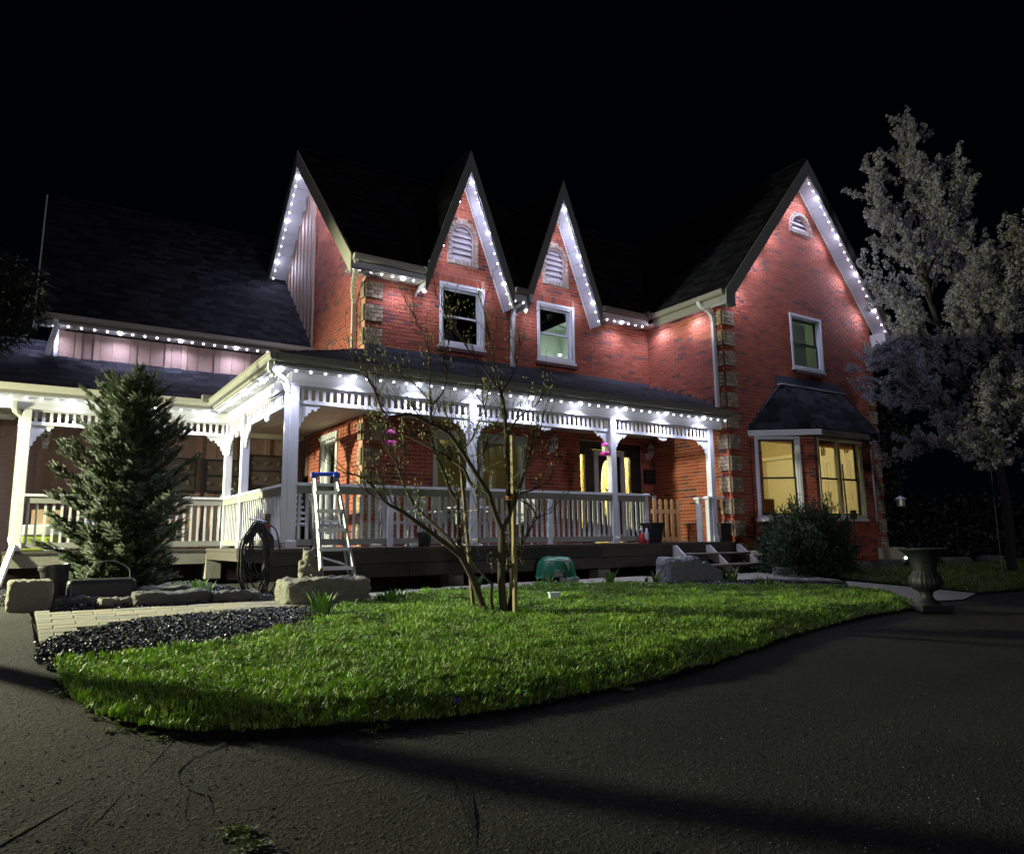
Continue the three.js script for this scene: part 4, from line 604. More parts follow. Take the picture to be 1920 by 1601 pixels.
{ // asphalt: a gritty tile for the aggregate, broad patches in the vertices, cracks as thin grooves of dirt
  const N = 1024, h = new Float32Array(N * N).fill(0.42), wrap = i => (i + N) % N;
  for (let k = 0; k < 40000; k++) { const x = Math.floor(rnd() * N), y = Math.floor(rnd() * N), r = 1.2 + rnd() * rnd() * rnd() * 10, v = rr(0.05, 1), e = rr(0.6, 1); for (let b = -Math.ceil(r); b <= r; b++) for (let a = -Math.ceil(r); a <= r; a++) if (a * a * e + b * b / e < r * r) h[wrap(y + b) * N + wrap(x + a)] = v * (0.8 + 0.2 * (1 - (a * a + b * b) / (r * r))); }
  for (let k = 0; k < 34; k++) { const x = rnd() * N, y = rnd() * N, r = rr(4, 15), e = rr(0.5, 1.4); for (let b = -20; b <= 20; b++) for (let a = -20; a <= 20; a++) { const q = Math.hypot(a * e, b / e) / r * (1 + 0.3 * nz((x + a) * 0.2, (y + b) * 0.2)); if (q < 1) h[wrap(Math.floor(y + b)) * N + wrap(Math.floor(x + a))] *= 0.22; } }
  const tile = dataTex(N, N, (u, v) => { const i = Math.floor(v * N) * N + Math.floor(u * N); const c = 0.22 + 0.7 * h[i] + (h[i] > 0.94 ? 0.3 : 0); return [c, c * 0.99, c * 0.95]; }, false, true), bump = dataTex(N, N, (u, v) => h[Math.floor(v * N) * N + Math.floor(u * N)], false, true);
  tile.repeat.set(0.55, 0.55); bump.repeat.set(0.55, 0.55); tile.anisotropy = 8;
  const g = sheet(DRIVE, 0, (x, z) => { const o = smooth(0.3, -2.6, x + 0.5 * (z - 6.5)); return 0.006 * o * fbm(x * 5, z * 5, 3, 3) + 0.004 * fbm(x * 1.7, z * 1.7, 5, 3) - 0.003; }, 0.13), p = g.attributes.position, c = new Float32Array(p.count * 3);
  for (let i = 0; i < p.count; i++) { const x = p.getX(i), z = p.getZ(i), old = smooth(0.3, -2.6, x + 0.5 * (z - 6.5) + 0.8 * nz(x, z, 2)), n = fbm(x * 0.8, z * 0.8, 2, 3), m = fbm(x * 3.1, z * 3.1, 7, 3), stain = smooth(0.25, 0.6, fbm(x * 1.3 + 9, z * 1.3, 4, 4)); const v = 0.92 + 0.42 * n + (0.25 + 0.5 * old) * m + 0.3 * old - 0.5 * stain; c[3 * i] = v * (1 + 0.02 * old); c[3 * i + 1] = v; c[3 * i + 2] = v * (1 - 0.1 * old); }
  g.setAttribute('color', new THREE.BufferAttribute(c, 3));
  const drive = struct('driveway', g, new THREE.MeshPhysicalMaterial({ color: lin(0.068, 0.067, 0.067), roughness: 0.92, specularIntensity: 0.4, map: tile, bumpMap: bump, bumpScale: 0.016, vertexColors: true }));
  const dirt = std(lin(0.008, 0.008, 0.008), 1), crack = (pts, w) => { const cu = new THREE.CatmullRomCurve3(pts.map(q => { const r = gnd(...q); return V(r.x, 0, r.z); })), L = cu.getLength(), n = Math.round(L / 0.025), pos = [], idx = []; let k = 0;
    for (let i = 0; i <= n; i++) { const q = cu.getPointAt(i / n), t = cu.getTangentAt(i / n), s = i * 0.025, ox = 0.06 * nz(s * 2.4, pts[0][0]) + 0.02 * nz(s * 13, 5), oz = 0.06 * nz(s * 2.4, 8 + pts[0][1]) + 0.02 * nz(s * 13, 9), ww = clamp(w * (0.45 + 0.9 * nz(s * 4, 3 + pts[0][0])), 0.001, w * 0.9); const x = q.x + ox, z = q.z + oz; pos.push(x - t.z * ww, ground(x, z) + 0.004, z + t.x * ww, x + t.z * ww, ground(x, z) + 0.004, z - t.x * ww); if (i) idx.push(k - 2, k, k - 1, k - 1, k, k + 1); k += 2; }
    const q = new THREE.BufferGeometry(); q.setAttribute('position', new THREE.Float32BufferAttribute(pos, 3)); q.setIndex(idx); q.computeVertexNormals(); part('crack', q, dirt, drive); };
  crack([[440, 1385], [360, 1420], [335, 1440], [345, 1475], [395, 1500], [400, 1540], [440, 1580], [480, 1600]], 0.011); crack([[340, 1440], [300, 1420], [230, 1392]], 0.006); crack([[345, 1490], [350, 1530], [380, 1550]], 0.008); crack([[395, 1510], [450, 1516], [520, 1506]], 0.005);
  crack([[1170, 1332], [1220, 1345], [1300, 1375], [1400, 1405], [1450, 1430], [1520, 1440]], 0.007); crack([[1190, 1400], [1120, 1415], [1060, 1425]], 0.006); crack([[1460, 1270], [1520, 1266], [1580, 1268]], 0.007); crack([[1270, 1335], [1340, 1325]], 0.005); crack([[600, 1470], [660, 1460], [720, 1440]], 0.005); crack([[1240, 1290], [1330, 1302], [1420, 1300]], 0.004); crack([[1760, 1400], [1900, 1414]], 0.009); crack([[900, 1510], [1010, 1530], [1090, 1560]], 0.005); crack([[700, 1410], [840, 1425], [960, 1420]], 0.004);
}
{ // grit and bits of leaf lying on the drive
  const M0 = [], C0 = [], e = V(0, 1, 0); for (let k = 0; k < 1500; k++) { const u = rr(0, 1900), v = rr(1300, 1600), q = gnd(u, v); if (inside(LAWN, q.x, q.z)) continue; const pale = rnd() < 0.35, s = pale ? rr(0.002, 0.005) : rr(0.002, 0.007); q.y += s * 0.3; M0.push(orient(q, e, V(s, s * 0.55, s * rr(0.6, 1.2)))); const t = pale ? rr(0.15, 0.4) : rr(0.012, 0.05); C0.push(new THREE.Color().setRGB(t, t * 0.97, t * 0.88)); }
  const im = instanced('drive_grit', rough(new THREE.IcosahedronGeometry(1, 1), 0.25, 2, 1), std(lin(1, 1, 1), 0.9), M0, C0, scene); im.userData.label = 'small stones and dark crumbs scattered over the asphalt drive'; im.userData.category = 'grit'; im.name = 'grit';
}
const raise = (x, z) => 0.075 * smooth(0, 0.3, edgeDist(LAWN, x, z)) * smooth(3.6, 5.6, z + 0.15 * x) + 0.03 + 0.03 * nz(x * 0.9, z * 0.9, 4) + 0.028 * nz(x * 2.3, z * 2.3, 6) * smooth(0, 0.5, edgeDist(LAWN, x, z));
const lawnY = (x, z) => ground(x, z) + raise(x, z);
struct('lawn', sheet(LAWN, 0, raise, 0.13), std(lin(0.07, 0.12, 0.022), 1, { map: grain, bumpMap: grainBump, bumpScale: 0.02 }));
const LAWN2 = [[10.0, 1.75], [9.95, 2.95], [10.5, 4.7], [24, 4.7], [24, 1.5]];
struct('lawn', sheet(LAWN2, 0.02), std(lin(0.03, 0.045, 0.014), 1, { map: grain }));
const bladeGeo = (n, s) => { const p = [], c = []; for (let i = 0; i < n; i++) { const a = rnd() * 6.283, r = rr(0, 0.032), bx = Math.cos(a * 3.1) * r, bz = Math.sin(a * 3.1) * r, h = rr(0.6, 1.05) * s, w = rr(0.003, 0.006), lean = rr(0.1, 0.85) * h, dx = Math.cos(a), dz = Math.sin(a), m = [bx + dx * lean * 0.35, h * 0.6, bz + dz * lean * 0.35], t = [bx + dx * lean, h, bz + dz * lean], L = [bx - dz * w, 0, bz + dx * w], R = [bx + dz * w, 0, bz - dx * w], ml = [m[0] - dz * w * 0.8, m[1], m[2] + dx * w * 0.8], mr = [m[0] + dz * w * 0.8, m[1], m[2] - dx * w * 0.8]; p.push(...L, ...R, ...mr, ...L, ...mr, ...ml, ...ml, ...mr, ...t); } const g = new THREE.BufferGeometry(); g.setAttribute('position', new THREE.Float32BufferAttribute(p, 3)); g.computeVertexNormals(); return g; };
function grass(poly, count, yf, tall, label, dens = () => 1, shade = 1) {
  const xs = poly.map(p => p[0]), zs = poly.map(p => p[1]), x0 = Math.min(...xs), x1 = Math.max(...xs), z0 = Math.min(...zs), z1 = Math.max(...zs);
  const im = new THREE.InstancedMesh(bladeGeo(7, tall), M.grass, count), o = new THREE.Object3D(), c = new THREE.Color(); let k = 0;
  for (let tries = 0; k < count && tries < count * 8; tries++) { const x = rr(x0, x1), z = rr(z0, z1); if (!inside(poly, x, z) || rnd() > dens(x, z)) continue;
    const patch = fbm(x * 1.6, z * 1.6, 3, 3); o.position.set(x, yf(x, z) - 0.004, z); o.rotation.set(rr(-0.32, 0.32), rnd() * 6.28, rr(-0.32, 0.32)); const s = rr(0.55, 1.3) * (1 + 0.8 * patch + 0.35 * nz(x * 7, z * 7, 8)); o.scale.set(rr(0.9, 1.5), s, rr(0.9, 1.5)); o.updateMatrix(); im.setMatrixAt(k, o.matrix);
    const b = rr(0.4, 1.45) * shade, y = rnd() < 0.07 ? 1 : 0; c.setRGB((0.25 + 0.1 * patch + 0.16 * y) * b, (0.44 + 0.14 * patch) * b, (0.036 + 0.04 * y) * b); im.setColorAt(k++, c); }
  im.count = k; im.name = numbered('grass'); shadow(im); scene.add(im); return tag(im, label, 'grass', null, 'stuff');
}
const thin = (x, z) => { const a = Math.hypot((x - 2.35) / 0.75, (z - 3.25) / 0.3); return a < 1 ? 0.3 : 1; };
grass(LAWN, 34000, lawnY, 0.05, 'bright green mown grass of the mound in front of the house', thin);
grass(LAWN.map(p => p), 5200, lawnY, 0.075, 'longer tufts standing here and there in the front lawn', (x, z) => smooth(0.05, 0.35, fbm(x * 2.1, z * 2.1, 9, 3)) + (edgeDist(LAWN, x, z) < 0.1 ? 0.3 : 0));
grass(LAWN2, 9000, (x, z) => ground(x, z) + 0.02, 0.09, 'dark strip of grass behind the stone urn', undefined, 0.45);  // blade colour darkened to stand for the weaker light behind the urn
{ // clover and weeds at the lawn edge and in the crack of the driveway
  const spots = []; for (const [u, v, n, s] of [[450, 1570, 9, 0.05], [470, 1590, 9, 0.05], [430, 1560, 3, 0.03], [250, 1355, 26, 0.16], [330, 1370, 18, 0.16], [190, 1335, 16, 0.12], [130, 1300, 14, 0.1], [860, 1340, 12, 0.08], [1175, 1292, 16, 0.06], [700, 1360, 10, 0.15]]) { const g = gnd(u, v); for (let i = 0; i < n; i++) spots.push([g.x + rr(-s, s), g.z + rr(-s, s)]); }
  const leaf = new THREE.CircleGeometry(0.009, 6).rotateX(-Math.PI / 2).translate(0.012, 0, 0), cl = merge([0, 1, 2].map(i => leaf.clone().rotateZ(0.25).rotateY(i * 2.1))), im = new THREE.InstancedMesh(cl, M.grass, spots.length * 4), o = new THREE.Object3D(), c = new THREE.Color(); let k = 0;
  for (const [x, z] of spots) for (let i = 0; i < 4; i++) { const X = x + rr(-0.03, 0.03), Z = z + rr(-0.03, 0.03); o.position.set(X, (inside(LAWN, X, Z) ? lawnY(X, Z) : ground(X, Z)) + rr(0.004, 0.014), Z); o.rotation.set(rr(-0.4, 0.4), rnd() * 6, rr(-0.4, 0.4)); o.scale.setScalar(rr(0.6, 1.3)); o.updateMatrix(); im.setMatrixAt(k, o.matrix); c.setRGB(rr(0.12, 0.2), rr(0.18, 0.26), 0.03); im.setColorAt(k++, c); }
  im.name = 'weeds'; shadow(im); scene.add(im); tag(im, 'small round-leaved weeds at the lawn edge and in the driveway crack', 'weeds', null, 'stuff');
}
// mulch: shiny black chips
const chip = rough(new THREE.BoxGeometry(0.046, 0.01, 0.015, 2, 1, 1), 0.007, 45, 3);
function mulch(poly, count, label) {
  struct('mulch_bed', sheet(poly, 0.012, (x, z) => 0.02 * smooth(0, 0.2, edgeDist(poly, x, z)), 0.25), std(lin(0.012, 0.012, 0.013), 0.9));
  const xs = poly.map(p => p[0]), zs = poly.map(p => p[1]), im = new THREE.InstancedMesh(chip, M.rubber, count), o = new THREE.Object3D(); let k = 0;
  while (k < count) { const x = rr(Math.min(...xs), Math.max(...xs)), z = rr(Math.min(...zs), Math.max(...zs)); if (!inside(poly, x, z)) continue; o.position.set(x, ground(x, z) + 0.03 * smooth(0, 0.2, edgeDist(poly, x, z)) + rr(0.008, 0.03), z); o.rotation.set(rr(-0.7, 0.7), rnd() * 6.28, rr(-0.7, 0.7)); o.scale.set(rr(0.5, 1.25), rr(0.7, 1.4), rr(0.6, 1.4)); o.updateMatrix(); im.setMatrixAt(k++, o.matrix); }
  im.name = numbered('mulch'); shadow(im); scene.add(im); return tag(im, label, 'mulch', null, 'stuff');
}
mulch(MULCH, 12000, 'shiny black shredded rubber mulch between the path and the lawn'); mulch(MULCH2, 4000, 'dark mulch round the pale boulder by the steps'); mulch(BED, 8000, 'dark mulch of the planting bed under the conifer');
// path of tumbled pavers
{
  const base = struct('path', sheet(PATH, 0.002, null, 0.3), std(lin(0.16, 0.14, 0.1), 1, { map: grain })); const L = 0.4, Wd = 0.2, list = [], poly = PATH;
  for (let z = 0.1, r = 0; z < 3.4; z += Wd, r++) for (const [a, b] of both(spans(poly, z + 0.02), spans(poly, z + Wd - 0.02))) for (let x = Math.floor(a / L) * L - (r % 2) * L * 0.5; x < b; x += L) { const p = Math.max(x, a), q = Math.min(x + L, b); if (q - p > 0.05) list.push([(p + q) / 2, z + Wd / 2, q - p]); }
  list.sort((a, b) => Math.hypot(a[0] + 3.3, a[1] - 11) - Math.hypot(b[0] + 3.3, b[1] - 11)); const extra = [];
  const full = rbox(L - 0.009, 0.05, Wd - 0.009, 0.006), shapeOf = w => w > L - 0.001 ? full : rbox(w - 0.009, 0.05, Wd - 0.009, 0.006);
  list.forEach(([x, z, w], i) => { if (i < 298) { const m = part('paver', shapeOf(w), [M.paver, M.paverWarm, M.paverGrey, M.paver][Math.floor(rnd() * 4)], base); m.position.set(x, ground(x, z) - 0.003 + rr(0, 0.004), z); m.rotation.set(-Math.atan((ground(x, z + 0.1) - ground(x, z - 0.1)) / 0.2) + rr(-0.008, 0.008), rr(-0.01, 0.01), rr(-0.006, 0.006)); } else extra.push(shapeOf(w).clone().translate(x, ground(x, z), z)); });
  if (extra.length) part('paver_rows', extra, M.paver, base).userData.kind = 'stuff';
  // slabs that lead on to the urn
  const s = struct('path', sheet([[8.5, 3.6], [9.6, 2.8], [10.4, 4.7], [9.33, 5.0], [8.1, 4.85]], 0.012, null, 0.3), M.concrete); s.userData.label = 'pale slab path to the urn';
}
// ---------------------------------------------------------------- stones
function boulderGeo(w, h, d, amp, s, sharp = 6) { const g = new THREE.BoxGeometry(w, h, d, 34, 18, 20), p = g.attributes.position; for (let i = 0; i < p.count; i++) { let x = p.getX(i) / w * 2, y = p.getY(i) / h * 2, z = p.getZ(i) / d * 2; const l = Math.pow(Math.abs(x) ** sharp + Math.abs(y) ** sharp + Math.abs(z) ** sharp, 1 / sharp) || 1; p.setXYZ(i, x / l * w / 2, y / l * h / 2, z / l * d / 2); } for (let i = 0; i < p.count; i++) { const x = p.getX(i), y = p.getY(i), z = p.getZ(i), q = 7 / Math.max(w, h), n = 1 - Math.abs(fbm(x * q + s, y * q * 1.7, z * q, 3)) * 1.6, f = 1 + amp * 0.9 * (n - 0.75) / Math.max(w, h); p.setXYZ(i, x * f, y * f, z * f); } rough(g, amp * 0.35, 16 / Math.max(w, h), s + 40); return rough(g, amp, 2.6 / Math.max(w, h), s); }
function boulder(label, cat, p, size, turn, mat, amp, s, group, sharp) { const b = part('boulder', boulderGeo(...size, amp, s, sharp), mat, scene); b.position.set(p.x, p.y + size[1] / 2 - 0.04, p.z); b.rotation.y = turn; return tag(b, label, cat, group); }
boulder('long flat-topped boulder carrying the animal statue', 'boulder', V(0.0, 0.62, 1.55), [1.08, 0.46, 0.62], 0.06, M.rock, 0.1, 2, undefined, 14);
boulder('pale upright boulder in front of the wooden steps', 'boulder', V(6.35, 0.72, 1.75), [0.76, 0.48, 0.46], -0.12, tintMat(M.rock, [0.3, 0.3, 0.3]), 0.09, 12, undefined, 7);
{ const b = boulder('thin slab of stone leaning on the right end of the pale boulder', 'stone slab', V(6.98, 0.72, 1.95), [0.62, 0.3, 0.1], -0.4, tintMat(M.rock, [0.3, 0.3, 0.28]), 0.03, 15, undefined, 8); b.rotation.z = -0.62; b.position.y -= 0.02; }
boulder('squared grey boulder at the left end of the path', 'boulder', V(-3.2, 0.72, 0.55), [0.44, 0.42, 0.46], 0.04, tintMat(M.rock, [0.3, 0.28, 0.21]), 0.03, 22, undefined, 12);
{ const E = [[145, 1142, 0.5, 0.18], [232, 1141, 0.52, 0.17], [325, 1137, 0.86, 0.22], [445, 1131, 0.58, 0.2], [330, 1112, 0.62, 0.26]];
  const L = ['dark edging stone nearest the squared boulder', 'paler edging stone left of the longest one', 'longest dark edging stone below the conifer', 'edging stone nearest the hose post', 'rounded dark stone behind the edging, below the bright leaves'];
  E.forEach(([u, v, w, h], i) => { const g = gnd(u, v); if (i === 4) g.set(-1.75, 0.76, 0.72); boulder(L[i], 'edging stone', V(g.x, 0.74, g.z - 0.16), [w, h, 0.3], 0.04 + rr(-0.1, 0.1), i === 1 ? M.rock : M.rockDark, 0.06, 30 + i, 'edging stones of the planting bed', 12); }); }
for (let i = 0; i < 8; i++) { const x = [9.5, 10.25, 11.0, 11.9, 13.3, 14.9, 16.6, 18.6][i], z = [1.75, 1.75, 1.7, 1.6, 1.5, 1.45, 1.4, 1.35][i], L = ['low whitish stone just right of the steps', 'grey stone under the left of the round bush', 'stone under the middle of the round bush', 'stone at the right foot of the round bush', 'flat stone left of the urn rim', 'flat stone behind the urn', 'flat stone right of the urn', 'flat edging stone nearest the right edge'];
  boulder(L[i], 'edging stone', V(x, 0.74, z), [rr(0.6, 0.95), rr(0.2, 0.28), 0.35], rr(-0.3, 0.1), i < 2 ? tintMat(M.rock, [0.32, 0.31, 0.3]) : M.rockDark, 0.05, 50 + i, 'edging stones of the right-hand bed', 6); }
// ---------------------------------------------------------------- trees and plants
function taper(pts, r0, r1, seg = 10, rad = 6) {
  const c = new THREE.CatmullRomCurve3(pts, false, 'catmullrom', 0.5), fr = c.computeFrenetFrames(seg, false), p = [], idx = [], uv = [];
  for (let i = 0; i <= seg; i++) { const q = c.getPointAt(i / seg), r = r0 + (r1 - r0) * i / seg; for (let j = 0; j <= rad; j++) { const a = j / rad * 6.2832, v = fr.normals[i].clone().multiplyScalar(Math.cos(a) * r).addScaledVector(fr.binormals[i], Math.sin(a) * r); p.push(q.x + v.x, q.y + v.y, q.z + v.z); uv.push(j / rad, i / seg * 3); } }
  for (let i = 0; i < seg; i++) for (let j = 0; j < rad; j++) { const a = i * (rad + 1) + j, b = a + rad + 1; idx.push(a, a + 1, b, b, a + 1, b + 1); }
  const g = new THREE.BufferGeometry(); g.setAttribute('position', new THREE.Float32BufferAttribute(p, 3)); g.setAttribute('uv', new THREE.Float32BufferAttribute(uv, 2)); g.setIndex(idx); g.computeVertexNormals(); return g;
}
{ // leafless small tree: stems read from the photograph, spread in depth
  const t = thing('bare_tree', 'leafless many-stemmed small tree with swelling buds in the middle of the lawn', 'tree', [0, 0, 0]);
  const D = 8.95, P = (x, y, d = 0) => at(620 + x / 2.502, 540 + y / 2.502, D + d);
  const stems = [ // points [x, y, depth], radii
    [[[728, 1545, 0], [700, 1455, 0], [655, 1340, -0.05], [610, 1255, -0.1]], 0.047, 0.04],
    [[[820, 1560, 0.02], [806, 1450, 0.02], [800, 1330, 0], [802, 1220, 0], [805, 1140, 0]], 0.052, 0.042],
    [[[832, 1560, 0.06], [850, 1420, 0.1], [852, 1250, 0.12], [842, 1080, 0.14], [834, 950, 0.15]], 0.042, 0.032],
    [[[770, 1555, -0.03], [752, 1460, -0.06], [757, 1390, -0.08]], 0.026, 0.02]];
  const limbs = [
    [[[610, 1255, -0.1], [520, 1185, -0.25], [420, 1110, -0.4], [330, 1045, -0.55], [265, 1010, -0.6], [200, 935, -0.65], [140, 885, -0.7], [60, 868, -0.75]], 0.036, 0.008],
    [[[615, 1262, -0.1], [560, 1185, 0.05], [490, 1115, 0.2], [430, 1060, 0.3], [380, 1000, 0.35], [345, 930, 0.4], [310, 830, 0.45], [265, 760, 0.5], [235, 725, 0.5]], 0.032, 0.007],
    [[[618, 1262, -0.08], [604, 1200, 0.05], [600, 1110, 0.1], [596, 1005, 0.12], [562, 960, 0.15], [540, 895, 0.2], [505, 805, 0.2], [482, 755, 0.2], [474, 690, 0.2], [470, 555, 0.2]], 0.033, 0.013],
    [[[470, 555, 0.2], [525, 490, 0.15], [545, 405, 0.1], [530, 330, 0.1], [560, 200, 0.05], [480, 0, 0]], 0.012, 0.003],
    [[[470, 545, 0.2], [435, 495, 0.25], [380, 440, 0.3], [330, 425, 0.35], [250, 370, 0.4], [150, 225, 0.45]], 0.01, 0.003],
    [[[472, 560, 0.2], [466, 480, 0.15], [462, 340, 0.1], [440, 230, 0.05], [370, 98, 0]], 0.012, 0.003],
    [[[805, 1140, 0], [762, 1030, -0.1], [742, 960, -0.15], [700, 900, -0.25], [650, 820, -0.3], [590, 730, -0.35], [540, 670, -0.4], [470, 640, -0.45], [380, 590, -0.5], [300, 602, -0.5], [250, 590, -0.55], [200, 470, -0.6], [130, 370, -0.65], [75, 292, -0.7]], 0.034, 0.004],
    [[[806, 1135, 0], [850, 1045, -0.1], [880, 960, -0.2], [905, 880, -0.25], [930, 790, -0.3], [990, 640, -0.35]], 0.03, 0.004],
    [[[742, 960, -0.15], [662, 925, 0], [625, 850, 0.1], [560, 805, 0.2], [505, 770, 0.3], [400, 715, 0.4], [340, 690, 0.45], [270, 690, 0.5], [165, 615, 0.55]], 0.022, 0.004],
    [[[834, 950, 0.15], [830, 800, 0.2], [822, 660, 0.22], [808, 540, 0.25], [797, 485, 0.25]], 0.032, 0.022],
    [[[797, 485, 0.25], [755, 430, 0.2], [690, 340, 0.1], [640, 280, 0.05], [540, 130, 0]], 0.015, 0.003],
    [[[800, 490, 0.25], [840, 430, 0.3], [868, 370, 0.35], [880, 300, 0.4], [905, 215, 0.45]], 0.014, 0.003],
    [[[797, 480, 0.25], [772, 400, 0.3], [762, 300, 0.35], [740, 210, 0.4], [715, 95, 0.4]], 0.013, 0.003],
    [[[870, 1260, 0.1], [895, 1200, 0], [920, 1160, -0.1], [970, 1080, -0.2], [1040, 1052, -0.25]], 0.022, 0.004],
    [[[968, 1082, -0.2], [945, 1030, -0.25], [905, 1005, -0.25], [880, 985, -0.2]], 0.014, 0.006],
    [[[878, 965, -0.2], [920, 955, -0.25], [965, 940, -0.3], [1045, 890, -0.35]], 0.013, 0.003],
    [[[880, 950, -0.2], [915, 850, -0.1], [980, 790, -0.05], [1010, 830, -0.05]], 0.009, 0.003],
    [[[826, 700, 0.2], [880, 610, 0.25], [950, 560, 0.3], [1010, 505, 0.35]], 0.012, 0.003],
    [[[757, 1390, -0.08], [712, 1340, -0.15], [650, 1260, -0.25], [600, 1180, -0.3]], 0.016, 0.006],
    [[[690, 330, 0.1], [680, 480, 0.15], [720, 560, 0.1], [735, 700, 0], [745, 850, -0.05]], 0.008, 0.005],
    [[[505, 780, 0.2], [560, 740, 0.1], [640, 740, 0], [690, 640, -0.1], [730, 540, -0.15]], 0.009, 0.003],
    [[[345, 930, 0.4], [330, 830, 0.3], [350, 740, 0.25], [290, 760, 0.2], [230, 715, 0.2]], 0.008, 0.003],
    [[[265, 1010, -0.6], [180, 900, -0.5], [190, 860, -0.5]], 0.009, 0.003], [[[330, 1045, -0.55], [250, 1000, -0.7], [170, 960, -0.8]], 0.008, 0.003],
    [[[540, 895, 0.2], [600, 830, 0.3], [605, 700, 0.35], [550, 620, 0.4]], 0.01, 0.004], [[[690, 1250, -0.1], [695, 1100, -0.15], [690, 900, -0.2], [735, 720, -0.25]], 0.007, 0.004],
    [[[870, 1400, 0.1], [885, 1250, 0.05], [900, 1200, 0.02]], 0.009, 0.004], [[[845, 1430, 0.02], [836, 1310, 0], [840, 1230, -0.02]], 0.008, 0.004]];
  part('trunk', stems.map(([p, a, b]) => taper(p.map(q => P(...q)), a, b, 14, 8)), M.bark, t);
  part('limb', limbs.map(([p, a, b]) => taper(p.map(q => P(...q)), a, b, 24, 6)), M.bark, t);
  const tw = [], buds = [], bc = [];
  const twig = (p, dir, len, r, lvl) => { const e = [p.clone()]; const d = dir.clone(); let q = p.clone(); for (let i = 0; i < 4; i++) { d.add(V(rr(-0.22, 0.22), rr(0, 0.16), rr(-0.22, 0.22))).normalize(); q = q.clone().addScaledVector(d, len / 4); e.push(q); } tw.push(taper(e, r, r * 0.45, 5, 4));
    if (lvl > 0) for (let i = 0; i < 2; i++) { const s = rr(0.3, 0.85), k = Math.floor(s * 4); twig(e[k], d.clone().add(V(rr(-0.7, 0.7), rr(0, 0.5), rr(-0.7, 0.7))).normalize(), len * rr(0.35, 0.6), r * 0.6, lvl - 1); }
    const nb = 1 + Math.floor(rnd() * 2); for (let i = 0; i < nb; i++) { const k = i === 0 ? 4 : 1 + Math.floor(rnd() * 4), s = rr(0.5, 1.0); buds.push(orient(e[k], d.clone().add(V(rr(-0.6, 0.6), rr(0, 0.6), rr(-0.6, 0.6))), V(s, s * rr(1, 1.7), s))); bc.push(new THREE.Color().setRGB(rr(0.22, 0.36), rr(0.26, 0.36), rr(0.06, 0.12))); } };
  for (const [p, a, b] of limbs) { const c = new THREE.CatmullRomCurve3(p.map(q => P(...q))), L = c.getLength(), n = Math.round(L * 17); for (let i = 0; i < n; i++) { const s = rr(0.25, 1), q = c.getPointAt(s), d = c.getTangentAt(s).add(V(rr(-0.8, 0.5), rr(0.5, 1.5), rr(-0.6, 0.6))).normalize(); twig(q, d, rr(0.14, 0.55), 0.0045, rnd() < 0.55 ? 1 : 0); } }
  for (const [x, y] of [[750, 1300], [770, 1290], [735, 1300], [890, 1250], [895, 1330], [905, 1255], [885, 1320], [760, 1340]]) twig(P(x, y, rr(-0.1, 0.1)), V(rr(-0.5, 0.5), 1, 0).normalize(), 0.12, 0.004, 1);
  part('twig', tw, M.bark, t).userData.kind = 'stuff';
  instanced('bud', new THREE.SphereGeometry(0.009, 5, 4).scale(1, 1.8, 1).translate(0, 0.014, 0), std(lin(1, 1, 1), 0.6), buds, bc, t);
  // stakes and ties
  const s1 = part('wooden_stake', bar(P(672, 1545, 0.25), P(600, 700, 0.3), 0.036, 0.036, V(0, 0, 1)), tintMat(M.stake, [0.2, 0.14, 0.075]), scene); tag(s1, 'thin brownish stake leaning among the left stems of the bare tree', 'stake');
  const s2 = part('wooden_stake', bar(P(866, 1552, -0.12), P(853, 690, -0.12), 0.045, 0.045, V(0, 0, 1)), M.stake, scene); tag(s2, 'straight yellow stake just right of the trunk of the bare tree', 'stake');
  const tie = part('tree_tie', [tube([P(822, 975, 0.05), P(845, 985, -0.17), P(872, 975, -0.13), P(850, 965, 0.2)], 0.008, 20, 6, true), tube([P(822, 985, 0.05), P(845, 996, -0.17), P(872, 986, -0.13), P(850, 976, 0.2)], 0.007, 20, 6, true)], std(lin(0.4, 0.12, 0.02), 0.7), scene); tag(tie, 'orange twine binding the bare tree to the straight stake', 'twine');
  const tie2 = part('tree_tie', tube([P(585, 1052, 0), P(640, 1046, 0.24), P(690, 1040, 0)], 0.004, 10, 5), std(lin(0.5, 0.45, 0.3), 0.8), scene); tag(tie2, 'pale string from the leaning stake to the left stem', 'string');
}
// sprig of needles, used by the conifer and the bush
function sprigGeo(n, len, nl, w, flat) { const p = []; for (let i = 0; i < n; i++) { const s = i / n, y = s * len, a = flat ? (i % 2 ? 0 : Math.PI) + rr(-0.5, 0.5) : i * 2.4, L = nl * (1 - 0.45 * s) * rr(0.8, 1.15), c = Math.cos(a), d = Math.sin(a), b = [0, y, 0], t = [c * L * 0.82, y + L * 0.6, d * L * 0.82], sx = -d * w, sz = c * w; p.push(b[0] - sx, y, -sz, sx, y + w * 0.6, sz, ...t); } p.push(-0.003, 0, 0, 0.003, 0, 0, 0, len, 0); const g = new THREE.BufferGeometry(); g.setAttribute('position', new THREE.Float32BufferAttribute(p, 3)); g.computeVertexNormals(); return g; }
const needleMat = new THREE.MeshPhysicalMaterial({ color: lin(1, 1, 1), roughness: 0.62, transmission: 0.12, thickness: 0, side: THREE.DoubleSide });
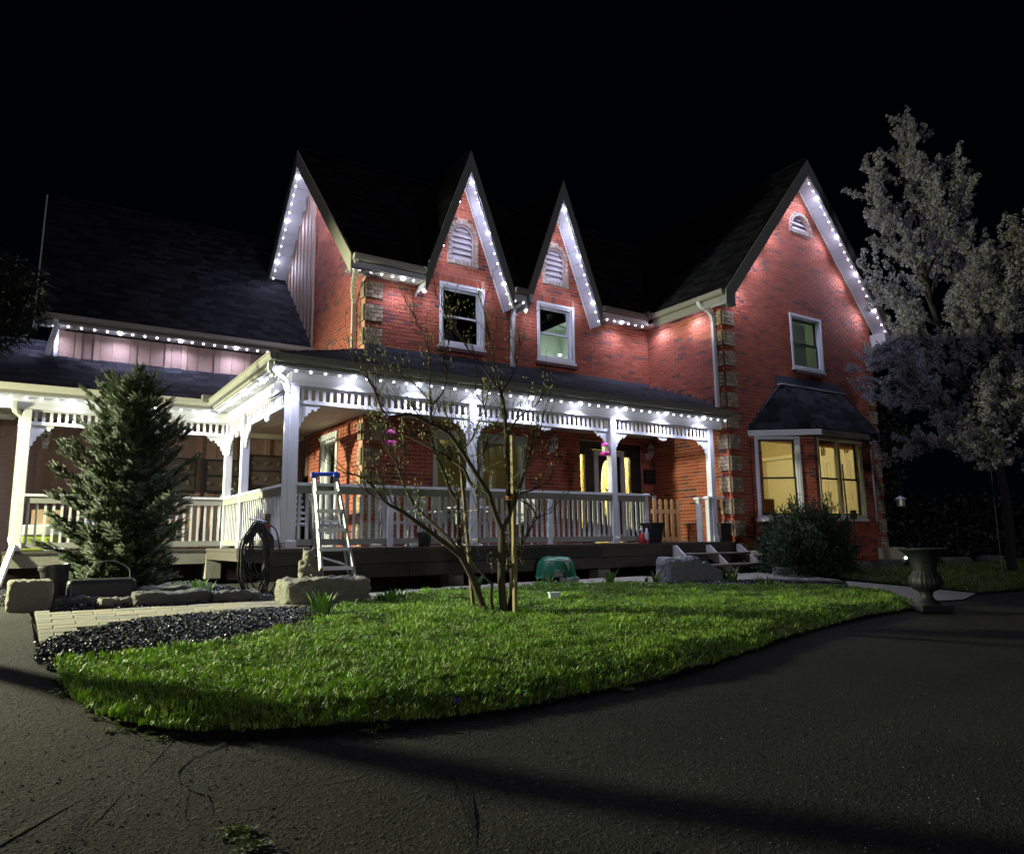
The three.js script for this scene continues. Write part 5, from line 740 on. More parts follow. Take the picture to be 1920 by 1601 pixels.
function conifer(label, p, H, radius, nBr, colA, turnSeed) {
  const t = thing('conifer', label, 'conifer', [p.x, p.y, p.z]); part('trunk', taper([V(0, -0.05, 0), V(0.02, H * 0.5, 0.01), V(0, H * 0.97, 0)], 0.075, 0.012, 8, 8), M.bark, t);
  const br = [], m = [], c = [];
  for (let i = 0; i < nBr; i++) { const s = Math.pow((i + 0.5) / nBr, 0.9), y = 0.12 + s * (H - 0.3), a = i * 2.39996 + rr(-0.3, 0.3), R = radius(s, a) * rr(0.72, 1.12), up = 0.16 + 0.7 * s + rr(-0.12, 0.2), d = V(Math.cos(a), up, Math.sin(a)).normalize(); const b0 = V(0, y - 0.1, 0), b1 = b0.clone().addScaledVector(d, R * 0.55), b2 = b0.clone().addScaledVector(d, R).add(V(0, R * 0.06, 0)); br.push(taper([b0, b1, b2], 0.012, 0.003, 5, 4)); const cu = new THREE.CatmullRomCurve3([b0, b1, b2]);
    const n = Math.round(R * 75) + 14; for (let k = 0; k < n; k++) { const u = 1 - 0.86 * Math.pow(rnd(), 1.3), q = cu.getPointAt(u), tg = cu.getTangentAt(u), side = V(-tg.z, 0, tg.x).normalize().multiplyScalar(k % 2 ? 1 : -1), dir = tg.clone().multiplyScalar(rr(0.4, 1)).addScaledVector(side, rr(0.1, 0.95)).add(V(0, rr(-0.2, 0.5), 0)).normalize(), off = rr(0, 0.1) * (1.2 - u); q.addScaledVector(side, off).y += rr(-0.03, 0.03); m.push(orient(q, dir, rr(0.6, 1.25) * (0.8 + 0.3 * (1 - s)))); const v = rr(0.6, 1.25); c.push(new THREE.Color().setRGB(colA[0] * v, colA[1] * v, colA[2] * v)); } }
  part('branch', br, M.bark, t).userData.kind = 'stuff'; instanced('crown', sprigGeo(40, 0.13, 0.034, 0.0052, false), needleMat, m, c, t); return t;
}
conifer('dense young conifer in the bed before the left verandah', V(-2.1, 0.75, -1.2), 3.3, (s, a) => (s < 0.12 ? 0.8 : s < 0.55 ? 0.9 : 0.42 + 0.48 * Math.pow((1 - s) / 0.45, 0.75)) * (0.9 + 0.2 * Math.cos(a * 3 + s * 9) + 0.16 * Math.sin(a * 5 - s * 13)), 300, [0.042, 0.07, 0.016]);
{ // rounded evergreen bush below the bay
  const c0 = at(1508, 1062, 15.1), t = thing('evergreen_bush', 'wide dark evergreen bush below the bay window', 'bush', [c0.x, 0.74, c0.z]); const br = [], m = [], c = [];
  for (let i = 0; i < 420; i++) { const a = rnd() * 6.283, e = Math.acos(rr(0.02, 1)), R = (1.13 + 0.16 * Math.sin(a * 3) + 0.1 * Math.cos(a * 7 + e * 4)) * rr(0.85, 1.08), d = V(Math.sin(e) * Math.cos(a), Math.cos(e) * (1.24 + 0.14 * Math.cos(a)), Math.sin(e) * Math.sin(a) * 0.75), e1 = d.clone().multiplyScalar(R); br.push(taper([V(d.x * 0.1, 0.05, d.z * 0.1), e1.clone().multiplyScalar(0.6), e1], 0.012, 0.003, 4, 4));
    const n = 40; for (let k = 0; k < n; k++) { const u = rr(0.6, 1), q = e1.clone().multiplyScalar(u).add(V(rr(-0.1, 0.1), rr(-0.08, 0.08), rr(-0.1, 0.1))); m.push(orient(q, d.clone().normalize().add(V(rr(-1, 1), rr(-0.3, 0.7), rr(-1, 1))), rr(0.6, 1.1))); const v = rr(0.6, 1.3); c.push(new THREE.Color().setRGB(0.05 * v, 0.1 * v, 0.028 * v)); } }
  part('stem', br, M.bark, t).userData.kind = 'stuff'; instanced('foliage', sprigGeo(30, 0.09, 0.032, 0.0066, false), needleMat, m, c, t);
}
// blossom trees
const petal = (() => { const p = []; for (let f = 0; f < 8; f++) { const c = V(rr(-1, 1), rr(-1, 1), rr(-1, 1)).normalize(), o = c.clone().multiplyScalar(rr(0.02, 0.042)), s = new THREE.Vector3().crossVectors(c, V(0.3, 1, 0.2)).normalize(), u = new THREE.Vector3().crossVectors(s, c); for (let k = 0; k < 5; k++) { const a = k * 1.2566, b = a + 1.05, A = o.clone().addScaledVector(s, Math.cos(a) * 0.02).addScaledVector(u, Math.sin(a) * 0.02).addScaledVector(c, 0.008), B = o.clone().addScaledVector(s, Math.cos(b) * 0.02).addScaledVector(u, Math.sin(b) * 0.02).addScaledVector(c, 0.008); p.push(o.x, o.y, o.z, A.x, A.y, A.z, B.x, B.y, B.z); } } const g = new THREE.BufferGeometry(); g.setAttribute('position', new THREE.Float32BufferAttribute(p, 3)); g.computeVertexNormals(); return g; })();
const petalMat = new THREE.MeshPhysicalMaterial({ color: lin(1, 1, 1), roughness: 0.8, transmission: 0.25, thickness: 0, side: THREE.DoubleSide });
function blossomTree(label, trunk, r0, limbs, D, density, leafy, tint = [0.72, 0.68, 0.7]) {
  const t = thing('blossom_tree', label, 'blossom tree'), P = (u, v, d = 0) => at(u, v, D + d), br = [], m = [], c = []; const tp = trunk.map(q => P(...q)); tp[0].y = ground(tp[0].x, tp[0].z) - 0.05; part('trunk', taper(tp, r0 * 0.8, r0 * 0.2, 22, 9), tintMat(M.bark, [0.025, 0.022, 0.018]), t);
  const put1 = (q, s) => { m.push(orient(q, V(rr(-1, 1), rr(-1, 1), rr(-1, 1)), s)); const v = rr(0.6, 1.1), g = rnd() < leafy; c.push(g ? new THREE.Color().setRGB(0.2 * v, 0.22 * v, 0.1 * v) : new THREE.Color().setRGB(tint[0] * v, tint[1] * v, tint[2] * v)); };
  const grow = (pts, r, lvl) => { const cu = new THREE.CatmullRomCurve3(pts), L = cu.getLength(); br.push(taper(pts, r, r * 0.3, 8, 5)); const n = Math.round(L * density * (lvl ? 0.62 : 1)); for (let i = 0; i < n; i++) { const s = Math.pow(rnd(), 0.7), q = cu.getPointAt(clamp(0.18 + 0.82 * s)); const k = lvl ? 0.075 : 0.05; q.add(V(rr(-k, k), rr(-k, k), rr(-k, k))); put1(q, rr(0.4, 1.0)); }
    if (lvl > 0) { const nb = Math.round(L * 4.6); for (let i = 0; i < nb; i++) { const s = rr(0.22, 0.97), q = cu.getPointAt(s), d = cu.getTangentAt(s).multiplyScalar(0.8).add(V(rr(-0.85, 0.85), rr(-0.4, 0.65), rr(-0.85, 0.85))).normalize(), l = rr(0.25, 0.7) * (lvl > 1 ? 1 : 0.6), e = q.clone().addScaledVector(d, l * 0.5).add(V(rr(-0.05, 0.05), rr(-0.05, 0.05), 0)), f = e.clone().addScaledVector(d.add(V(0, 0.25, 0)).normalize(), l * 0.5); grow([q, e, f], r * 0.4, lvl - 1); } } };
  for (const [p, r] of limbs) { grow(p.map(q => P(...q)), r, 2); const jx = rr(-45, 45), jy = rr(-60, 60), jd = rr(-0.9, 0.9); grow(p.map((q, i) => P(q[0] + jx * i / p.length, q[1] + jy * i / p.length, (q[2] || 0) + jd * i / p.length)), r * 0.8, 2); }
  part('limb', br, M.bark, t).userData.kind = 'stuff'; instanced('blossom', petal, petalMat, m, c, t); return t;
}
blossomTree('tall white blossoming tree beside the right gable', [[1905, 1130, 0], [1890, 960, 0], [1868, 850, -0.1], [1828, 755, -0.2], [1790, 690, -0.2], [1760, 610, -0.2], [1738, 520, -0.1], [1722, 420, 0], [1716, 340, 0.1]], 0.13, [
  [[[1790, 690, -0.2], [1730, 690, 0.1], [1680, 672, 0.5], [1634, 684, 0.9]], 0.035], [[[1850, 815, -0.1], [1770, 770, -0.3], [1700, 745, -0.2], [1634, 746, 0.2]], 0.04], [[[1760, 610, -0.2], [1710, 575, 0.1], [1670, 545, 0.5], [1632, 530, 0.9]], 0.03], [[[1762, 615, -0.2], [1715, 480, 0.1], [1672, 400, 0.3], [1642, 320, 0.5]], 0.035], [[[1738, 520, -0.1], [1770, 430, -0.3], [1790, 350, -0.4], [1796, 320, -0.4]], 0.03], [[[1722, 420, 0], [1700, 340, 0.2], [1692, 275, 0.3]], 0.02], [[[1742, 535, -0.1], [1700, 480, -0.4], [1650, 450, -0.4]], 0.028], [[[1790, 690, -0.2], [1740, 640, -0.5], [1690, 610, -0.7], [1664, 610, -0.6]], 0.03], [[[1812, 735, -0.2], [1740, 735, -0.6], [1690, 700, -0.9]], 0.03], [[[1835, 770, -0.2], [1800, 680, -0.6], [1810, 590, -0.7], [1820, 480, -0.6]], 0.035], [[[1862, 845, -0.1], [1800, 830, -0.5], [1750, 830, -0.6], [1720, 850, -0.6]], 0.035], [[[1745, 560, 0], [1760, 470, 0.5], [1730, 380, 0.6]], 0.025], [[[1776, 650, 0], [1810, 560, 0.4], [1800, 430, 0.4]], 0.03], [[[1730, 470, 0], [1745, 400, -0.4], [1748, 310, -0.5]], 0.02], [[[1815, 735, 0], [1760, 700, 0.5], [1700, 640, 0.9], [1690, 570, 1]], 0.03]],
  16.2, 62, 0.08, [0.5, 0.49, 0.54]);
blossomTree('second darker blossoming tree at the right edge', [[2040, 1150, 0], [2010, 960, 0], [1960, 850, 0], [1915, 800, 0], [1895, 700, 0.1], [1890, 600, 0.1]], 0.14, [
  [[[1935, 825, 0], [1890, 790, -0.4], [1840, 780, -0.6], [1800, 800, -0.6]], 0.04], [[[1900, 740, 0], [1860, 680, -0.3], [1835, 620, -0.4], [1825, 560, -0.3]], 0.04], [[[1892, 640, 0.1], [1870, 560, 0.3], [1845, 500, 0.4]], 0.03], [[[1890, 610, 0.1], [1905, 520, 0], [1915, 430, 0]], 0.03], [[[1912, 790, 0], [1930, 690, 0.3], [1935, 560, 0.4]], 0.04], [[[1945, 835, 0], [1900, 850, -0.5], [1860, 850, -0.7], [1830, 830, -0.8]], 0.035], [[[1897, 700, 0], [1880, 620, -0.6], [1900, 540, -0.7]], 0.03], [[[1925, 815, 0], [1880, 740, -0.7], [1850, 720, -0.9]], 0.03]],
  13.8, 48, 0.14, [0.38, 0.37, 0.39]);
// dark garden behind: hedge, far trees
const leafQ = (() => { const g = new THREE.PlaneGeometry(0.11, 0.06, 2, 1), p = g.attributes.position; for (let i = 0; i < p.count; i++) p.setZ(i, -2.5 * p.getX(i) ** 2); g.computeVertexNormals(); return g.toNonIndexed(); })();
function leafMass(name, label, cat, n, fn, col, s = 1) { const t = thing(name, label, cat), m = [], c = []; for (let i = 0; i < n; i++) { m.push(orient(fn(), V(rr(-1, 1), rr(-0.3, 1), rr(-1, 1)), rr(0.7, 1.6) * s)); const v = rr(0.5, 1.3); c.push(new THREE.Color().setRGB(col[0] * v, col[1] * v, col[2] * v)); } instanced('foliage', leafQ, needleMat, m, c, t); return t; }
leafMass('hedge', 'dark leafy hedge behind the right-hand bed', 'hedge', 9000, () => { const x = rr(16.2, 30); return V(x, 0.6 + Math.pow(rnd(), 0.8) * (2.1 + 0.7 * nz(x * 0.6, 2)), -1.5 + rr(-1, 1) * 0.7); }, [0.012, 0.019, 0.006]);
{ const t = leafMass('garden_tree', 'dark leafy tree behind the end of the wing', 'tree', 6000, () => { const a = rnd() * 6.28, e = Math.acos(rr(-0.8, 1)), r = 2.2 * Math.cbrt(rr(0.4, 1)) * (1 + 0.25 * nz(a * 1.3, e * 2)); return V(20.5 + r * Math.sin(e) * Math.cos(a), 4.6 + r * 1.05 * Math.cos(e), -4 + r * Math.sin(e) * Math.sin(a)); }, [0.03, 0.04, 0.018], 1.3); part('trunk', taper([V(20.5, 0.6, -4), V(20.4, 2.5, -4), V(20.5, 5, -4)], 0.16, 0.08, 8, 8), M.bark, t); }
// clumps of leaves pushing up
function clump(label, p, n, h, spread, wide = 0.022, mat = M.leaf) {
  const t = thing('bulb_plant', label, 'plant', [p.x, p.y, p.z]); const g = [];
  for (let i = 0; i < n; i++) { const a = rnd() * 6.283, r = Math.sqrt(rnd()) * spread, H = h * rr(0.65, 1.1), w = wide * rr(0.7, 1.2), lean = rr(0.1, 0.5) * H, ca = Math.cos(a), sa = Math.sin(a), pos = [], idx = [], N = 5; for (let k = 0; k <= N; k++) { const s = k / N, ww = w * Math.sin(Math.PI * (0.18 + 0.82 * s)) + 0.001, cx = ca * (r + lean * s * s), cz = sa * (r + lean * s * s), y = H * s; pos.push(cx - sa * ww, y + ww * 0.3, cz + ca * ww, cx - ca * ww * 0.5, y, cz - sa * ww * 0.5, cx + sa * ww, y + ww * 0.3, cz - ca * ww); if (k) { const b = (k - 1) * 3; idx.push(b, b + 3, b + 1, b + 1, b + 3, b + 4, b + 1, b + 4, b + 2, b + 2, b + 4, b + 5); } } const q = new THREE.BufferGeometry(); q.setAttribute('position', new THREE.Float32BufferAttribute(pos, 3)); q.setIndex(idx); q.computeVertexNormals(); g.push(q); }
  for (const q of g) part('leaf', q, mat, t); return t;
}
const lg = (u, v) => { const p = gnd(u, v); if (inside(LAWN, p.x, p.z)) p.y = lawnY(p.x, p.z); return p; };
clump('bright clump of broad leaves in front of the statue boulder', lg(601, 1158), 26, 0.26, 0.1, 0.03);
clump('bright green leaf clump behind the rounded stone, right of the conifer', V(-1.35, 0.78, 0.35), 44, 0.24, 0.24, 0.02);
clump('dark leaf clump behind the leaning stem of the bare tree', lg(893, 1108), 16, 0.27, 0.08, 0.024, tintMat(M.leaf, [0.07, 0.17, 0.03]));
clump('leaf clump in front of the green tarpaulin', lg(1030, 1101), 13, 0.24, 0.09, 0.024, tintMat(M.leaf, [0.1, 0.2, 0.03]));
clump('upright leaf clump midway between the tarpaulin and the pale boulder', lg(1144, 1099), 14, 0.24, 0.07, 0.026, tintMat(M.leaf, [0.12, 0.24, 0.03]));
clump('small leaf clump just left of the pale boulder', lg(1232, 1099), 8, 0.26, 0.05, 0.028, tintMat(M.leaf, [0.12, 0.24, 0.03]));
clump('thin dark shoots left of the small leaf clump', lg(1212, 1099), 4, 0.18, 0.03, 0.014, tintMat(M.leaf, [0.08, 0.1, 0.04]));
clump('leaf clump right of the leaning stone slab', lg(1372, 1094), 18, 0.3, 0.09, 0.024, tintMat(M.leaf, [0.12, 0.22, 0.03]));
clump('low spreading leaf clump in the dark mulch before the slab path', lg(1434, 1103), 26, 0.22, 0.15, 0.02, tintMat(M.leaf, [0.13, 0.22, 0.04]));
clump('low dark leafy mound at the lawn edge right of the statue boulder', lg(733, 1134), 60, 0.15, 0.2, 0.018, tintMat(M.leaf, [0.06, 0.15, 0.025]));
{ const p = lg(852, 1339), t = thing('violet', 'tiny violet flowers at the front edge of the lawn', 'flower', [p.x, ground(p.x, p.z), p.z]); for (let i = 0; i < 5; i++) { const x = rr(-0.05, 0.05), z = rr(-0.03, 0.03), h = rr(0.05, 0.1); part('stem', rod(V(x, 0, z), V(x, h, z), 0.002, 0.002, 4), M.leaf, t); const f = part('flower', petal.clone().scale(0.4, 0.4, 0.4), tintMat(petalMat, [0.2, 0.1, 0.5]), t); f.position.set(x, h, z); } }
// ---------------------------------------------------------------- things in the garden
{ // stepladder
  const D = 10.45, P = (u, v, d = 0) => at(u, v, D + d), t = thing('stepladder', 'open aluminium stepladder with a blue top standing before the verandah railing', 'stepladder');
  const TL = P(590, 893), TR = P(630, 893), BL = P(603, 1092, -0.5), BR = P(670, 1113, -0.5), n = V(0, 0, 1);
  for (const [a, b] of [[TL, BL], [TR, BR]]) { const r = part('rail', bar(a, b, 0.03, 0.07, V(0.2, 0, 1)), M.aluminium, t); part('foot', bar(b.clone().lerp(a, 0.03), b.clone().lerp(a, -0.006), 0.045, 0.085, V(0.2, 0, 1)), M.blackPlastic, r); }
  const RL = P(588, 1075, 0.35), RR = P(655, 1098, 0.35);
  for (const [a, b] of [[TL.clone().add(V(0, -0.04, -0.06)), RL], [TR.clone().add(V(0, -0.04, -0.06)), RR]]) part('rear_leg', bar(a, b, 0.025, 0.04, V(0.2, 0, 1)), tintMat(M.aluminium, [0.4, 0.4, 0.42]), t);
  for (const s of [0.162, 0.34, 0.52, 0.7, 0.875]) { const a = TL.clone().lerp(BL, s), b = TR.clone().lerp(BR, s * 0.9); part('step', bar(a, b, 0.09, 0.05), M.aluminium, t); }
  for (const s of [0.4, 0.8]) part('rear_brace', bar(TL.clone().add(V(0, -0.04, -0.06)).lerp(RL, s), TR.clone().add(V(0, -0.04, -0.06)).lerp(RR, s), 0.02, 0.03), M.aluminium, t);
  part('spreader', bar(TL.clone().lerp(BL, 0.45), TL.clone().lerp(RL, 0.45), 0.012, 0.025), M.aluminium, t); part('spreader', bar(TR.clone().lerp(BR, 0.45), TR.clone().lerp(RR, 0.45), 0.012, 0.025), M.aluminium, t);
  const c = TL.clone().add(TR).multiplyScalar(0.5), dir = TR.clone().sub(TL).normalize(); const cap = part('top_cap', [rbox(0.37, 0.045, 0.2, 0.02), rbox(0.06, 0.085, 0.2, 0.018, -0.16, -0.015, 0), rbox(0.06, 0.085, 0.2, 0.018, 0.16, -0.015, 0)], M.bluePlastic, t); cap.position.copy(c).y += 0.03; cap.rotation.y = Math.atan2(-dir.z, dir.x);
}
// figure on the boulder: a smooth field of capsules meshed into one surface
function blob(caps, k, lo, hi, cell) {
  const size = Math.ceil(Math.max(hi[0] - lo[0], hi[1] - lo[1], hi[2] - lo[2]) / cell) + 2, span = (size) * cell, mc = new MarchingCubes(size, undefined, false, false, 120000); mc.isolation = 0;
  const ctr = [0, 1, 2].map(i => (lo[i] + hi[i]) / 2), half = span / 2;
  for (let z = 0; z < size; z++) for (let y = 0; y < size; y++) for (let x = 0; x < size; x++) {
    const p = V(ctr[0] + ((x - size / 2) / (size / 2)) * half, ctr[1] + ((y - size / 2) / (size / 2)) * half, ctr[2] + ((z - size / 2) / (size / 2)) * half); let d = 1e3;
    for (const [a, b, ra, rb] of caps) { const A = V(...a), ab = V(...b).sub(A), t = clamp(p.clone().sub(A).dot(ab) / Math.max(ab.lengthSq(), 1e-9)), q = p.distanceTo(A.addScaledVector(ab, t)) - (ra + (rb - ra) * t), h = clamp(0.5 + 0.5 * (d - q) / k); d = d + (q - d) * h - k * h * (1 - h); }
    mc.field[x + y * size + z * size * size] = -d; }
  mc.update(); const g = new THREE.BufferGeometry(), n = mc.count; g.setAttribute('position', new THREE.BufferAttribute(mc.positionArray.slice(0, n * 3), 3)); g.setAttribute('normal', new THREE.BufferAttribute(mc.normalArray.slice(0, n * 3), 3));
  g.scale(half, half, half).translate(...ctr); g.computeVertexNormals(); return g;
}
{
  const p = at(577, 1085, 9.75), t = thing('animal_statue', 'weathered stone statue of a seated small animal on the boulder', 'statue', [p.x, 1.02, p.z], -0.35);
  const caps = [[[0, 0.1, 0], [0, 0.2, -0.01], 0.115, 0.09], [[-0.07, 0.06, 0.06], [-0.06, 0.03, 0.12], 0.06, 0.045], [[0.07, 0.06, 0.06], [0.06, 0.03, 0.12], 0.06, 0.045], [[0, 0.3, 0.01], [0, 0.305, 0.03], 0.078, 0.07], [[0, 0.29, 0.07], [0, 0.285, 0.105], 0.04, 0.024], [[-0.05, 0.36, 0], [-0.062, 0.405, -0.005], 0.022, 0.012], [[0.05, 0.36, 0], [0.062, 0.405, -0.005], 0.022, 0.012], [[-0.09, 0.21, 0.02], [-0.09, 0.13, 0.08], 0.04, 0.03], [[-0.09, 0.13, 0.08], [-0.03, 0.17, 0.12], 0.03, 0.026], [[0.09, 0.21, 0.02], [0.09, 0.13, 0.08], 0.04, 0.03], [[0.09, 0.13, 0.08], [0.03, 0.17, 0.12], 0.03, 0.026], [[0.1, 0.04, -0.04], [0.16, 0.06, -0.02], 0.05, 0.03], [[0.16, 0.06, -0.02], [0.17, 0.12, -0.02], 0.032, 0.02]];
  part('body', blob(caps, 0.03, [-0.2, -0.05, -0.16], [0.22, 0.45, 0.18], 0.0075), M.rock, t);
  for (const s of [-1, 1]) part('eye', new THREE.SphereGeometry(0.011, 10, 8).translate(s * 0.03, 0.318, 0.094), M.rockDark, t);
}
{ // hose on its post
  const b = at(495, 1105, 10.5), t = thing('hose_post', 'square wooden hose post with a red handle, left of the stepladder', 'post', [b.x, 0.72, b.z]);
  part('post', rbox(0.085, 1.2, 0.085, 0.008, 0, 0.6, 0), tintMat(M.stake, [0.14, 0.12, 0.09]), t); part('hook', rod(V(-0.02, 1.08, 0.04), V(-0.26, 1.12, 0.06), 0.012), M.aluminium, t); part('handle', rbox(0.15, 0.03, 0.03, 0.01, -0.02, 1.02, 0.06), std(lin(0.3, 0.01, 0.01), 0.5), t);
  const h = thing('garden_hose', 'long black garden hose hanging in loops on the post', 'hose', [b.x - 0.14, 0.72, b.z + 0.05]); const loops = [];
  for (let i = 0; i < 15; i++) { const w = rr(0.1, 0.25), top = rr(1.0, 1.1), bot = rr(0.0, 0.35), cx = rr(-0.06, 0.05), z = rr(-0.05, 0.07), pts = []; for (let k = 0; k < 14; k++) { const a = k / 14 * 6.283, s = Math.sin(a); pts.push(V(cx + Math.cos(a) * w * (s > 0.5 ? 0.55 : 1) + rr(-0.012, 0.012), (top + bot) / 2 + s * (top - bot) / 2, z + rr(-0.012, 0.012))); } loops.push(tube(pts, 0.011, 48, 6, true)); }
  loops.push(tube([V(0.12, 1.08, 0), V(0.26, 0.95, 0.02), V(0.33, 0.6, 0), V(0.28, 0.2, 0), V(0.1, 0.02, 0.1), V(-0.2, 0.02, 0.2)], 0.011, 40, 6));
  part('hose_loop', loops, M.blackPlastic, h);
}
function pot(name, label, p, r, h, mat, cat = 'flower pot', square = false) { const t = thing(name, label, cat, [p.x, p.y, p.z]); const sg = square ? 4 : 24; const g = lathe([[0, 0], [r * 0.74, 0], [r * 0.98, h - 0.06], [r * 1.08, h - 0.055], [r * 1.1, h], [r * 1.0, h], [r * 0.94, h - 0.05], [r * 0.72, 0.05], [0, 0.05]], sg); if (square) { g.rotateY(Math.PI / 4); } part('pot', square ? (g.index ? g.toNonIndexed() : g) : g, mat, t); if (square) t.children[0].geometry.computeVertexNormals(); part('soil', new THREE.CylinderGeometry(r * 0.9, r * 0.9, 0.03, sg).translate(0, h - 0.09, 0), std(lin(0.02, 0.016, 0.012), 1), t); return t; }
pot('planter', 'square black planter on the deck beside the railing end', V(7.3, DECK, 0.12), 0.24, 0.4, M.blackPlastic, 'planter', true);
pot('planter', 'square black planter at the right end of the deck by the pale quoins', V(9.48, DECK, -0.02), 0.26, 0.4, M.blackPlastic, 'planter', true);
pot('bucket', 'small black bucket on the deck edge behind the bare tree', V(2.22, DECK, 0.04), 0.12, 0.24, M.blackPlastic, 'bucket');
{ const q = gnd(100, 1112); pot('flower_pot', 'tall black flower pot leaning behind the squared boulder', V(-2.9, 0.75, -0.35), 0.17, 0.5, M.blackPlastic).rotation.z = 0.1; }
{ const t = thing('trough', 'low black garden trough with a wire hoop under the conifer', 'trough', [-2.45, 0.78, 0.42]); part('tub', rough(rbox(0.75, 0.3, 0.36, 0.05, 0, 0.15, 0), 0.01, 3, 2), M.blackPlastic, t); part('hoop', tube([V(-0.2, 0.28, 0.1), V(-0.1, 0.48, 0.1), V(0.1, 0.52, 0.1), V(0.28, 0.42, 0.1), V(0.3, 0.28, 0.1)], 0.007, 24, 6), std(lin(0.2, 0.19, 0.15), 0.6), t); }
{ // bottle on the deck
  const t = thing('spray_bottle', 'red and clear spray bottle beside the square black planter', 'bottle', [6.93, DECK, 0.2]); part('body', lathe([[0, 0], [0.05, 0], [0.052, 0.12], [0.03, 0.17], [0.018, 0.19], [0, 0.19]], 14), std(lin(0.5, 0.02, 0.02), 0.35), t); part('nozzle', [rod(V(0, 0.19, 0), V(0, 0.25, 0), 0.012), rbox(0.05, 0.03, 0.02, 0.006, -0.015, 0.26, 0)], M.whiteVinyl, t);
  const c = thing('can', 'clear jar with a red base beside the spray bottle', 'jar', [7.05, DECK, 0.22]); part('jar', lathe([[0, 0.06], [0.045, 0.06], [0.045, 0.2], [0.02, 0.24], [0.02, 0.3], [0, 0.3]], 14), std(lin(0.5, 0.5, 0.52), 0.25), c); part('base', new THREE.CylinderGeometry(0.05, 0.05, 0.06, 14).translate(0, 0.03, 0), std(lin(0.4, 0.01, 0.015), 0.4), c); }
{ // picket gate
  const t = thing('picket_gate', 'fresh wooden picket gate leaning at the end of the porch', 'gate', [7.85, DECK, -0.42], 0.02); const pk = [[-0.045, 0], [0.045, 0], [0.045, 0.72], [0.03, 0.76], [0.048, 0.8], [0.05, 0.84], [0.03, 0.89], [0, 0.91], [-0.03, 0.89], [-0.05, 0.84], [-0.048, 0.8], [-0.03, 0.76], [-0.045, 0.72]];
  for (let i = 0; i < 5; i++) { const m = part('picket', extr(pk, 0.018), M.freshWood, t); m.position.x = i * 0.178 + 0.06; m.position.y = 0.02; } for (const y of [0.07, 0.66]) part('rail', box(0.86, 0.085, 0.03, 0.42, y, -0.017), M.freshWood, t); }
{ // pale board leaning behind the gate
  const b = part('grey_board', rbox(0.1, 1.0, 0.03, 0.005, 0, 0.5, 0), tintMat(M.railBoard, [0.2, 0.2, 0.22]), scene); b.position.set(8.02, DECK, -0.52); tag(b, 'weathered grey board standing behind the picket gate', 'board'); }
{ // small panda-like ornament by the newel post
  const t = thing('ornament', 'small black and white ornament at the foot of the square planter by the quoins', 'ornament', [9.33, DECK, 0.02]); part('body', blob([[[0, 0.05, 0], [0, 0.09, 0], 0.05, 0.045], [[0, 0.16, 0.01], [0, 0.165, 0.015], 0.042, 0.04], [[-0.035, 0.2, 0], [-0.035, 0.205, 0], 0.016, 0.014], [[0.035, 0.2, 0], [0.035, 0.205, 0], 0.016, 0.014]], 0.012, [-0.07, 0, -0.07], [0.07, 0.23, 0.07], 0.006), std(lin(0.5, 0.5, 0.48), 0.5), t); part('mask', new THREE.SphereGeometry(0.036, 12, 10).scale(1, 0.5, 0.6).translate(0, 0.185, 0.02), M.blackPlastic, t); }
{ // green tarpaulin over pale blocks
  const g = V(4.48, 0.76, 0.66); for (let i = 0; i < 4; i++) { const m = part('stone_block', rough(rbox(0.34, 0.095, 0.24, 0.012), 0.006, 12, i), tintMat(M.concrete, [0.4, 0.42, 0.36]), scene); m.position.set(g.x + [0.12, 0.02, 0.0, -0.02][i], 0.76 + 0.05 + i * 0.098, g.z + [0.14, 0.05, 0.05, 0.06][i]); m.rotation.y = -0.5 + [0.1, 0.02, -0.02, 0][i]; tag(m, ['lowest pale block under the green tarpaulin, pushed out to the front', 'second pale block from the ground under the green tarpaulin', 'third pale block from the ground under the green tarpaulin', 'topmost pale block under the green tarpaulin'][i], 'block', 'pale blocks under the green tarpaulin'); }
  const pl = new THREE.PlaneGeometry(1.1, 0.85, 26, 20).rotateX(-Math.PI / 2), p = pl.attributes.position; for (let i = 0; i < p.count; i++) { const x = p.getX(i), z = p.getZ(i), r = Math.hypot(x / 0.27, (z + 0.1) / 0.24), fall = smooth(0.75, 2.2, r); p.setXYZ(i, x * (1 - 0.34 * fall), 0.44 - 0.36 * fall + 0.05 * fbm(x * 6, z * 6, 2, 3) * (0.4 + fall) + (z > 0.12 && Math.abs(x - 0.05) < 0.15 ? 0.12 * fall : 0), z * (1 - 0.42 * fall)); } pl.computeVertexNormals();
  const m = part('tarpaulin', pl, new THREE.MeshStandardMaterial({ color: lin(0.015, 0.13, 0.065), roughness: 0.38, side: THREE.DoubleSide }), scene); m.position.set(g.x - 0.02, 0.76, g.z); m.rotation.y = -0.5; tag(m, 'crumpled green tarpaulin draped over pale blocks beside the path', 'tarpaulin'); }
{ const p = lg(1040, 1131), t = thing('valve_box', 'small white plastic lid standing in the lawn right of the bare tree', 'lid', [p.x, p.y, p.z], -0.4); part('box', [rbox(0.15, 0.07, 0.1, 0.012, 0, 0.05, 0)], std(lin(0.55, 0.6, 0.62), 0.4), t); part('lid', rbox(0.17, 0.018, 0.12, 0.006, 0, 0.092, 0), std(lin(0.66, 0.7, 0.72), 0.35), t); }
